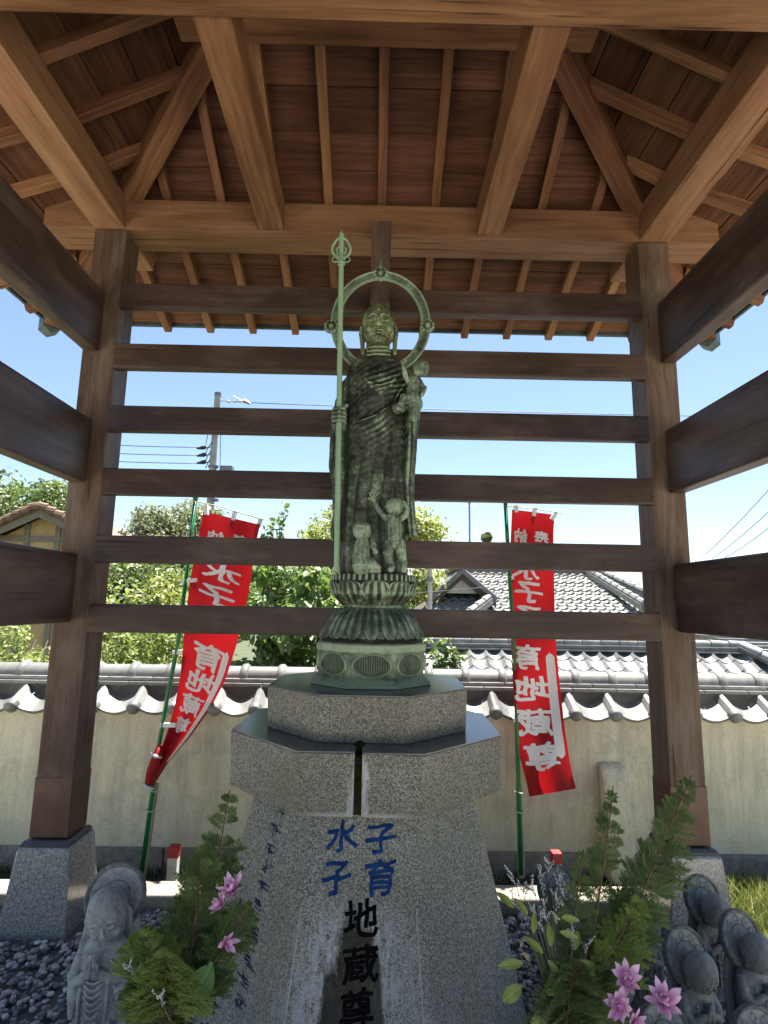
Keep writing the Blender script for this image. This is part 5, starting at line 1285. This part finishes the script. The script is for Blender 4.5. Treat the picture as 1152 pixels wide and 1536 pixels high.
def grey_jizo():
    c = Clay(); V = Vector
    c.rings([(0, 0, 0, .115, .09), (0, 0, .05, .112, .088), (0, 0, .07, .085, .065)], 28, 3)
    for k in range(5):
        a = R(-90+(k-2)*32); c.chain([V((.065*math.cos(a), .05*math.sin(a), .075)), V((.085*math.cos(a), .07*math.sin(a), .095)), V((.07*math.cos(a), .058*math.sin(a), .118))], [.014, .018, .006])
    c.rings([(0, .0, .07, .072, .052), (0, 0, .14, .078, .055), (0, .0, .22, .080, .052), (0, 0, .29, .078, .045), (0, 0, .325, .058, .038), (0, 0, .345, .03, .03)], 28, 2.3)
    c.rings([(0, .055, .05, .098, .018), (0, .058, .16, .108, .017), (0, .06, .28, .104, .016), (0, .06, .38, .08, .015)], 28, 2.8)
    c.chain([V((-.066, -.005, .295)), V((-.083, -.02, .24)), V((-.075, -.035, .19)), V((-.08, -.03, .13))], [.020, .022, .020, .010])
    c.chain([V((.066, -.005, .295)), V((.080, -.015, .24)), V((.06, -.035, .20)), V((.066, -.03, .13))], [.020, .022, .020, .010])
    c.chain([V((-.08, -.03, .225)), V((-.05, -.055, .245)), V((-.025, -.062, .27))], [.018, .016, .012]); c.chain([V((.07, -.03, .225)), V((.03, -.058, .245)), V((-.005, -.062, .265))], [.018, .016, .012])
    for s_ in (-1, 1):
        c.chain([V((-.018+s_*.009, -.066, .262)), V((-.018+s_*.007, -.072, .288))], [.012, .009], 8)
        for k in range(4): c.chain([V((-.018+s_*(.006+k*.0035), -.078+k*.003, .285)), V((-.018+s_*(.004+k*.003), -.080+k*.003, .322-k*.004))], [.0042, .0032], 6)
        c.chain([V((-.018+s_*.018, -.07, .268)), V((-.018+s_*.016, -.078, .292))], [.005, .004], 6)
    for k in range(6):
        w_ = .034-.002*k; z_ = .235-.019*k; c.chain([V((-.014-w_, -.048, z_+.012)), V((-.014-w_*.5, -.058, z_)), V((-.014, -.060, z_-.004)), V((-.014+w_*.5, -.058, z_)), V((-.014+w_, -.048, z_+.012))], .0042, 6)
    for k in range(4): z_ = .285-.02*k; c.chain([V((.030, -.047, z_)), V((.047, -.046, z_-.012)), V((.066, -.034, z_))], .0038, 6)
    for s_ in (-1, 1): c.chain([V((-.014+s_*.040, -.046, .25)), V((-.014+s_*.043, -.052, .18)), V((-.014+s_*.040, -.052, .10))], .005, 6)
    hc_ = V((.002, -.018, .408)); Rx = Matrix.Rotation(R(14), 4, 'X') @ Matrix.Rotation(R(-10), 4, 'Y')
    def q(x, y, z): return hc_ + (Rx @ V((x, y, z)))
    c.ell(hc_, (.066, .062, .080), Rx); c.ell(q(0, -.006, -.03), (.058, .052, .052), Rx)
    c.chain([q(0, -.058, .000), q(0, -.064, -.016), q(0, -.064, -.024)], [.0035, .006, .009], 8)
    for s_ in (-1, 1):
        c.chain([q(s_*.008, -.058, .008), q(s_*.022, -.058, .013), q(s_*.038, -.050, .006)], .0036, 6)
        c.ell(q(s_*.024, -.050, -.008), (.016, .009, .008), Rx); c.chain([q(s_*.011, -.0575, -.011), q(s_*.024, -.0595, -.007), q(s_*.037, -.051, -.011)], .0022, 6)
        c.ell(q(s_*.030, -.040, -.032), (.019, .015, .017), Rx); c.chain([q(s_*.061, .0, .008), q(s_*.068, .004, -.014), q(s_*.063, -.002, -.05)], [.008, .011, .008], 6)
    c.chain([q(-.016, -.050, -.042), q(0, -.056, -.038), q(.016, -.050, -.042)], .0036, 6); c.chain([q(-.012, -.050, -.046), q(0, -.055, -.048), q(.012, -.050, -.046)], .0034, 6)
    c.ell(q(0, -.044, -.060), (.015, .012, .009), Rx)
    return c.fuse('figure', GR, None, .0031, 1, lambda co, no: np.array([mnoise.fractal(Vector(v*40), .8, 2.2, 3) for v in co])*.0015, mesh_only=True)
gm = grey_jizo(); gh = halo_mesh(GR, .100, petals=12)
M = Matrix.Translation((-.885, 2.12, -.02)) @ Matrix.Rotation(R(8), 4, 'Z') @ Matrix.Diagonal((1.02, 1.02, 1.05, 1))
e = bpy.data.objects.new('stone_monk', None); reg(e, M); tag(e, 'light grey stone monk figure praying at the left with lotus ringed halo', 'stone statue')
inst('figure', gm, M, e); inst('halo', gh, M @ Matrix.Translation((.004, .052, .425)) @ Matrix.Rotation(R(-14), 4, 'X'), e)

# ------------------------------------------------------------------ boundary markers
mw = plain('marker concrete', (.55,.54,.5), .85, 0, .15, 20); mr = plain('marker red paint', (.34,.03,.03), .6, 0, .2, 20)
def marker(px_, yt, yb, Y, w, lab, flag=False):
    a, b = P(px_, yt, Y), P(px_, yb, Y); T = thing('boundary_marker', (a.x, Y, b.z), lab, 'marker post', 'red topped marker posts')
    m = MB(); m.box((a.x-w, Y-w, -.17), (a.x+w, Y+w, a.z-.055)); m.build('post_body', mw, T, bevel=.003)
    m = MB(); m.box((a.x-w-.0015, Y-w-.0015, a.z-.055), (a.x+w+.0015, Y+w+.0015, a.z)); m.build('red_top', mr, T, bevel=.003)
marker(262, 1268, 1320, 3.35, .026, 'white marker post with red top right of the left banner pole')
marker(834, 1277, 1330, 3.30, .024, 'white marker post with red top behind the white dried flowers')
m = MB(); m.tube([P(245, 1272, 3.35), P(243, 1322, 3.35)], .008, 6); tag(m.build('iron_stake', plain('rusty iron', (.09,.045,.03), .8, .4, .3, 30), smooth=True), 'thin rusty iron stake left of the white marker post', 'stake')

# ================================================================== OFFERED PLANTS
stemg = plain('green stem', (.07,.11,.03), .6); stemb = plain('brown twig', (.12,.07,.035), .8)
L_cyp = leafmat('cypress leaf', (.045,.075,.025), (.095,.15,.045), (.20,.27,.08), .35, .5)
L_cypb = leafmat('bright cypress leaf', (.085,.135,.025), (.17,.25,.045), (.33,.41,.10), .35, .5)
L_lily = leafmat('broad leaf', (.07,.13,.03), (.13,.22,.06), (.22,.30,.10), .4, .35)
def sprig(base, tip, width, seed, mat, lab, group, face=Vector((0, -1, .15)), droop=.25, nb=15, twig=.011, layers=2):
    rng = random.Random(seed); T = thing('cypress_sprig', base, lab, 'cypress sprig', group)
    base, tip = Vector(base), Vector(tip); L = (tip-base).length; ax = (tip-base).normalized(); side = ax.cross(face).normalized(); nrm = side.cross(ax).normalized()
    stems = MB(); V = []; F = []; tone = []
    def bend(t): return base.lerp(tip, t)+side*math.sin(t*2.2+seed)*L*.03
    stems.tube([bend(i/8) for i in range(9)], [.0042*(1-.8*i/8)+.0008 for i in range(9)], 6)
    def scale(p, d, n_, l, w, tn):
        s_ = d.cross(n_).normalized()*w; b = len(V)
        V.extend([p, p+d*l*.45+s_, p+d*l, p+d*l*.45-s_, p+d*l*.5+n_*w*.9]); F.extend([(b, b+1, b+4), (b+1, b+2, b+4), (b+2, b+3, b+4), (b+3, b, b+4)]); tone.extend([tn]*5)
    def frond(p, d, l, tn, n_):
        """flat scale-leaved frond: a rachis with paired leaflets, each forked"""
        d = d.normalized(); s_ = d.cross(n_).normalized(); k = max(3, int(l/twig*1.0))
        for i in range(k):
            t = (i+.3)/k; q = p+d*l*t-Vector((0, 0, droop*l*t*t*.6)); ll = twig*(1.45-.9*t)*rng.uniform(.7, 1.25)
            for sg in (-1, 1):
                dd = (d*1.0+s_*sg*.62+n_*rng.uniform(-.35, .35)).normalized(); scale(q, dd, n_, ll, twig*.13, tn+rng.uniform(-.15, .2)+.2*t)
                if ll > twig*.8: scale(q+dd*ll*.45, (dd+d*.6).normalized(), n_, ll*.65, twig*.11, tn+rng.uniform(-.1, .3))
            scale(q, d, n_, l/k*1.5, twig*.13, tn)
    for ly in range(layers):
        nb2 = int(nb*1.45)
        for i in range(nb2):
            t = .10+.88*(i+rng.random()*.6)/nb2; p = bend(t); env = width*(math.sin(math.pi*min(1, .16+t*.86))**.7)*rng.uniform(.5, 1.25)
            for sg in ((-1, 1) if rng.random() < .7 else (rng.choice((-1, 1)),)):
                tilt = rng.uniform(-.7, .7); bd = (ax*rng.uniform(.7, 1.3)+side*sg+nrm*tilt*(.4+.6*ly)).normalized(); n2 = (nrm+side*sg*tilt*.4+Vector((rng.uniform(-.3, .3),)*3)).normalized()
                tn = rng.uniform(.15, .7)
                pts = [p+bd*env*u-Vector((0, 0, droop*env*u*u)) for u in (0, .33, .66, 1)]
                stems.tube(pts, [.0016, .0012, .0008, .0004], 4)
                nf = max(3, int(env/.0125))
                for j in range(nf):
                    u = (j+.5)/nf; q = p+bd*env*u-Vector((0, 0, droop*env*u*u)); fl = env*.55*(1-.65*u)*rng.uniform(.6, 1.3)+.008
                    for s2 in (-1, 1):
                        frond(q, (bd*1.0+bd.cross(n2).normalized()*s2*.65+ax*.3), fl, tn, n2)
                frond(pts[3]-bd*.01, bd, env*.22+.012, tn+.1, n2)
    stems.build('stem', stemb, T, smooth=True)
    o = np_mesh('foliage', np.array([tuple(v) for v in V]), np.array(F), mat, T, smooth=False, col=np.clip(np.array(tone), 0, 1)); o['kind'] = 'stuff'
    return T
LP = P(262, 1560, 1.62); RP = P(852, 1570, 1.62)
def vase(c, lab, z=.40):
    T = thing('flower_vase', (c.x, c.y, 0), lab, 'vase'); m = MB(); m.lathe([(.05, 0), (.055, .02), (.048, .05), (.05, z-.02), (.058, z), (.052, z), (.044, z-.03), (.001, z-.05)], 24, (c.x, c.y, 0)); m.build('vase_body', GR, T, smooth=40)
LV = Vector((LP.x, 1.62, .38)); RV = Vector((RP.x, 1.62, .38))
vase(LV, 'grey stone vase at the bottom left holding cypress and pink flowers'); vase(RV, 'grey stone vase at the bottom right holding cypress and dried white flowers')
G1, G2 = 'cypress sprigs in the left vase', 'cypress sprigs in the right vase'
def Q(x, y, Y=1.62): return P(x, y, Y)
sprig(LV, Q(345, 1185, 1.72), .085, 1, L_cyp, 'tallest cypress sprig of the left vase, its open tip against the wall', G1, nb=13, layers=1)
sprig(LV, Q(312, 1270, 1.66), .095, 2, L_cyp, 'dense dark cypress sprig in the middle of the left vase', G1, nb=16, twig=.0102)
sprig(LV, Q(215, 1395, 1.56), .085, 3, L_cypb, 'bright green cypress sprig leaning left beside the grey stone monk', G1, nb=12, twig=.0098)
sprig(LV, Q(250, 1425, 1.48), .10, 4, L_cypb, 'bright drooping cypress sprig at the front of the left vase', G1, nb=13, droop=.6, twig=.0098)
sprig(LV, Q(375, 1350, 1.62), .07, 5, L_cyp, 'short cypress sprig pointing right between the pink flowers', G1, nb=10, twig=.0098)
sprig(LV, Q(195, 1475, 1.55), .06, 6, L_cyp, 'low dark cypress sprig at the foot of the grey stone monk', G1, nb=10, twig=.0098)
sprig(RV, Q(918, 1178, 1.80), .06, 7, L_cyp, 'upright narrow cypress sprig left of the right post', G2, nb=20, layers=1, twig=.0102)
sprig(RV, Q(1045, 1168, 1.85), .085, 8, L_cyp, 'largest cypress sprig, reaching right across the foot of the right post', G2, nb=20, layers=2, twig=.0102)
sprig(RV, Q(968, 1350, 1.70), .075, 9, L_cypb, 'bright green cypress sprig drooping over the stone monks', G2, nb=14, twig=.0102, droop=.5)
sprig(RV, Q(878, 1275, 1.72), .055, 10, L_cyp, 'thin dark cypress sprig left of the upright one in the right vase', G2, nb=13, layers=1, twig=.0102)
sprig(RV, Q(862, 1440, 1.52), .10, 11, L_cyp, 'low dark cypress sprig filling the front of the right vase', G2, nb=12, droop=.7, twig=.0098)
sprig(RV, Q(912, 1440, 1.56), .06, 12, L_cyp, 'short dark cypress sprig between the right vase and the pink flowers', G2, nb=12, droop=.5, twig=.0098)
# pink flowers
def petalmat():
    t = NT('pink petal'); at = t.sep(t.tc('Generated'))[1]
    c = t.ramp(at, [(0, (.50,.12,.34)), (.35, (.74,.34,.60)), (.8, (.86,.60,.78)), (1, (.72,.34,.62))])
    c = t.n('HueSaturation', {'Color': c, 'Value': t.math('ADD', .8, t.math('MULTIPLY', t.rand(), .35))}).outputs[0]
    t.put(t.b.inputs['Base Color'], c); t.put(t.b.inputs['Roughness'], .5); tr = t.n('BsdfTranslucent', {'Color': c}); mx = t.n('MixShader', {0: .35, 1: t.b.outputs[0], 2: tr.outputs[0]})
    t.t.links.new(mx.outputs[0], t.out.inputs[0]); return t.m
PK = petalmat()
def petal(L, w, cup):
    m = MB(); nu, nv = 6, 9; vs = []
    for j in range(nv+1):
        t_ = j/nv; ww = w*math.sin(math.pi*min(1, t_*.95+.04))**.6*(.55+.45*t_)*(1-t_**5)
        for i in range(nu+1):
            u = 2*i/nu-1; vs.append((u*ww, L*t_*math.cos(cup*t_*.7), L*.42*math.sin(cup*t_)*t_+.35*ww*u*u+.002))
    n1 = nu+1; m.add(vs, [(j*n1+i, j*n1+i+1, (j+1)*n1+i+1, (j+1)*n1+i) for j in range(nv) for i in range(nu)])
    return m.build('petal', PK, world=False, smooth=True, mesh_only=True)
pet = [petal(.048, .0098, .55), petal(.041, .0094, .9), petal(.030, .0082, 1.25)]
def flower(px_, y, Y, size, aim, lab, group, seed, base, open_=1.0, n=(9, 9, 7)):
    rng = random.Random(seed); c = P(px_, y, Y); z = Vector(aim).normalized(); T = thing('pink_flower', c, lab, 'flower', group)
    B = frame(c, z.orthogonal(), z)
    for ly, cnt in enumerate(n):
        for k in range(cnt):
            M = B @ Matrix.Rotation(2*math.pi*(k+ly*.5)/cnt+rng.uniform(-.15, .15), 4, 'Z') @ Matrix.Rotation((.45+.40*ly+rng.uniform(-.12, .12))/open_, 4, 'X') @ Matrix.Scale(size, 4) @ Matrix.Rotation(rng.uniform(-.25, .25), 4, 'Y') @ Matrix.Diagonal((rng.uniform(.8, 1.15), rng.uniform(.78, 1.15), rng.uniform(.6, 1.5), 1))
            inst('petal', pet[ly], M, T)
    m = MB(); zz = z; b = Vector(base); m.tube([c-zz*.001, c-zz*.03, c.lerp(b, .5)-zz*.02, b], [.0035, .002, .0022, .0025], 6); m.build('stem', stemg, T, smooth=True)
    m = MB(); m.tube([c-zz*.012, c-zz*.002], [.003, .0075], 8); m.build('calyx', stemg, T, smooth=True)
FL, FR = 'pink flowers in the left vase', 'pink flowers at the bottom right'
flower(350, 1338, 1.60, 1.0, (-.3, -.5, .9), 'topmost pink flower in the left vase against the pedestal', FL, 1, LV)
flower(334, 1358, 1.60, .8, (-.6, -.6, .5), 'pink flower just below left of the topmost one, half in cypress', FL, 2, LV, n=(7, 7, 5))
flower(338, 1412, 1.56, .85, (.5, -.7, .2), 'lowest pink flower of the left vase, opened sideways', FL, 3, LV, n=(6, 4, 2), open_=.8)
FB = Vector((RV.x+.12, 1.50, .38))
flower(940, 1470, 1.45, 1.0, (-.15, -.75, .6), 'upper left pink flower in front of the stone monks', FR, 4, FB)
flower(996, 1505, 1.42, 1.15, (-.2, -.7, .75), 'largest pink flower with tall petals in front of the stone monks', FR, 5, FB, n=(9, 8, 7))
flower(928, 1510, 1.42, .95, (-.3, -.8, .5), 'lower left pink flower with many short petals', FR, 6, FB, n=(10, 9, 8), open_=1.3)
flower(950, 1534, 1.42, .8, (.2, -.8, .3), 'pink flower cut by the bottom edge below the others', FR, 7, FB)
# broad leaves and leafy stems
def lance(L, w, curl, mat, fold=.25, wavy=.0):
    m = MB(); nu, nv = 6, 12; vs = []
    for j in range(nv+1):
        t_ = j/nv; ww = w*(math.sin(math.pi*min(1, t_*.96+.02))**.8)*(1.15-.5*t_)
        for i in range(nu+1):
            u = 2*i/nu-1; vs.append((u*ww, L*math.sin(curl*t_)/max(curl, .01), -L*(1-math.cos(curl*t_))/max(curl, .01)+fold*ww*abs(u)+wavy*math.sin(t_*11+u*2)))
    n1 = nu+1; m.add(vs, [(j*n1+i, j*n1+i+1, (j+1)*n1+i+1, (j+1)*n1+i) for j in range(nv) for i in range(nu)])
    return m.build('leaf', mat, world=False, smooth=True, mesh_only=True)
def leafmat2(name, c1, c2):
    t = NT(name); g = t.tc('Generated'); x = t.sep(g)[0]; vein = t.ramp(t.math('ABSOLUTE', t.math('SUBTRACT', x, .5)), [(0, 1.0), (.05, 0.0)])
    side_ = t.n('TexWave', {'Vector': t.map(g, (2, 9, 1)), 'Scale': 1.2, 'Distortion': 1.0}, bands_direction='DIAGONAL').outputs[1]
    c = t.mix(t.noise(g, 3, 4), c1, c2); c = t.mix(t.math('MULTIPLY', vein, .5), c, tuple(min(1, v*1.8) for v in c2)); c = t.mix(t.math('MULTIPLY', side_, .18), c, c2)
    t.put(t.b.inputs['Base Color'], c); t.put(t.b.inputs['Roughness'], .42); tr = t.n('BsdfTranslucent', {'Color': c}); mx = t.n('MixShader', {0: .35, 1: t.b.outputs[0], 2: tr.outputs[0]})
    t.t.links.new(mx.outputs[0], t.out.inputs[0]); return t.m
LM = leafmat2('lance leaf', (.17,.25,.045), (.36,.44,.12)); LMb = leafmat2('round leaf', (.12,.23,.05), (.22,.36,.11))
lf = [lance(.075, .013, .9, LM), lance(.062, .014, 1.5, LM, wavy=.002), lance(.05, .009, .4, LM)]
def put_leaf(me, p, d, upv, sc_, T): inst('leaf', me, frame(p, Vector(d).cross(Vector(upv)), upv) @ Matrix.Scale(sc_, 4), T)
T = thing('leafy_flower', RV, 'fresh green stems with long curling leaves and faded buds left in the right vase', 'plant'); m = MB()
heads = [(795, 1370), (818, 1385), (800, 1420), (828, 1372), (872, 1430), (840, 1445)]
for i, (x, y) in enumerate(heads):
    t_ = Q(x, y, 1.60); mid = RV.lerp(t_, .55)+Vector((-.01, -.01, .01)); m.tube([RV+Vector(((i-3)*.005, 0, 0)), mid, t_], [.0045, .0038, .0026], 7)
m.build('stem', stemg, T, smooth=True)
for i, (x, y, dx, dz, k, s_) in enumerate([(785, 1445, -1, .15, 0, .95), (783, 1478, -1, -.55, 1, 1.25), (770, 1362, -.5, 1, 0, .8), (792, 1372, -.5, .9, 2, 1.0), (842, 1376, 1, .05, 2, 1.0), (840, 1398, 1, -.05, 2, 1.0), (862, 1425, .25, 1, 0, .75), (866, 1442, 1, -.3, 0, 1.15), (838, 1460, .35, -1, 1, 1.3), (815, 1430, -.6, .8, 2, 1.1), (808, 1515, -.2, -1, 1, 1.4), (822, 1440, .5, -.6, 2, 1.0), (880, 1475, .25, -1, 1, .9), (826, 1420, .1, 1, 2, 1.1), (800, 1400, .25, .9, 2, 1.0)]):
    p = Q(x, y, 1.59-.003*i); d = Vector((dx, -.25, dz)).normalized(); put_leaf(lf[k], p, d, Vector((.1*((i % 3)-1), -.8, .6)), s_, T)
dry = plain('faded petal', (.34,.30,.20), .8, 0, .25, 30)
for x, y in ((832, 1372), (783, 1410), (878, 1448), (828, 1462), (786, 1430)):
    c0 = Q(x, y, 1.575); q = Clay(); rg_ = random.Random(x)
    for k in range(6): q.chain([c0, c0+Vector((rg_.uniform(-.014, .014), rg_.uniform(-.01, .005), rg_.uniform(-.018, .006)))], [.004, .0022], 6)
    q.fuse('faded_bud', dry, T, .0016, 1)
T = thing('broad_leaf_stem', LV, 'broad light green leaves low on the right of the left vase', 'plant')
bl_ = lance(.085, .034, .5, LMb, .12, .003); put_leaf(bl_, Q(290, 1500, 1.56), Vector((.45, -.2, .75)), Vector((.25, -.9, .3)), .95, T); put_leaf(bl_, Q(300, 1500, 1.60), Vector((.2, -.2, -.8)), Vector((.3, -.9, .1)), .55, T)
m = MB(); m.tube([LV, Q(285, 1520, 1.58), Q(290, 1500, 1.56)], .003, 6); m.build('stem', stemg, T, smooth=True)
# white dried statice
stw = plain('dried white floret', (.62,.62,.60), .85, 0, .15, 60); stem_w = plain('dry grey stem', (.22,.2,.14), .8)
def statice(base, tops, lab, seed, group=None):
    rng = random.Random(seed); T = thing('dried_flower', base, lab, 'dried flower', group); st_ = MB(); fl = MB(); iv, jf = ico(1)
    for (x, y, Y) in tops:
        t_ = P(x, y, Y); mid = Vector(base).lerp(t_, .6); st_.tube([base, mid, t_], [.0016, .0012, .0006], 5)
        d0 = (t_-mid).normalized()
        for k in range(rng.randint(4, 6)):
            a = rng.uniform(0, 6.28); d = (d0*.9+Vector((math.cos(a), math.sin(a)*.5, .25))*.75).normalized(); p = t_-d0*rng.uniform(0, .05); L = rng.uniform(.014, .034)
            st_.tube([p, p+d*L], .0005, 4)
            for j in range(int(L/.0028)):
                q = p+d*L*(j+.5)/(L/.0028)+Vector((rng.uniform(-1, 1), rng.uniform(-1, 1), rng.uniform(-1, 1)))*.0022; s_ = rng.uniform(.0012, .0026)
                fl.add([q+Vector(v.tolist())*s_*rng.uniform(.7, 1.3) for v in iv[:12]] if False else [q+Vector(v)*s_ for v in ((1,0,0),(-1,0,0),(0,1,0),(0,-1,0),(0,0,1.3),(0,0,-1))], [(0,2,4),(2,1,4),(1,3,4),(3,0,4),(2,0,5),(1,2,5),(3,1,5),(0,3,5)])
    st_.build('stem', stem_w, T); o = fl.build('florets', stw, T); o['kind'] = 'stuff'
statice(RV, [(767, 1308, 1.7), (780, 1325, 1.72), (776, 1350, 1.7), (795, 1345, 1.66), (810, 1310, 1.75), (822, 1290, 1.75), (835, 1300, 1.75), (848, 1318, 1.72), (832, 1335, 1.7), (808, 1368, 1.66), (870, 1335, 1.7), (815, 1350, 1.68), (860, 1390, 1.66), (886, 1398, 1.66), (798, 1322, 1.7), (845, 1340, 1.7), (762, 1330, 1.7), (818, 1378, 1.66), (840, 1310, 1.74), (856, 1330, 1.74)], 'cluster of dried white flowers standing before the wall and kerb at the right', 3)
statice(LV, [(188, 1445, 1.55), (196, 1452, 1.55), (238, 1495, 1.5), (214, 1440, 1.58)], 'small sprig of tiny white flowers beside the grey stone monk', 4)
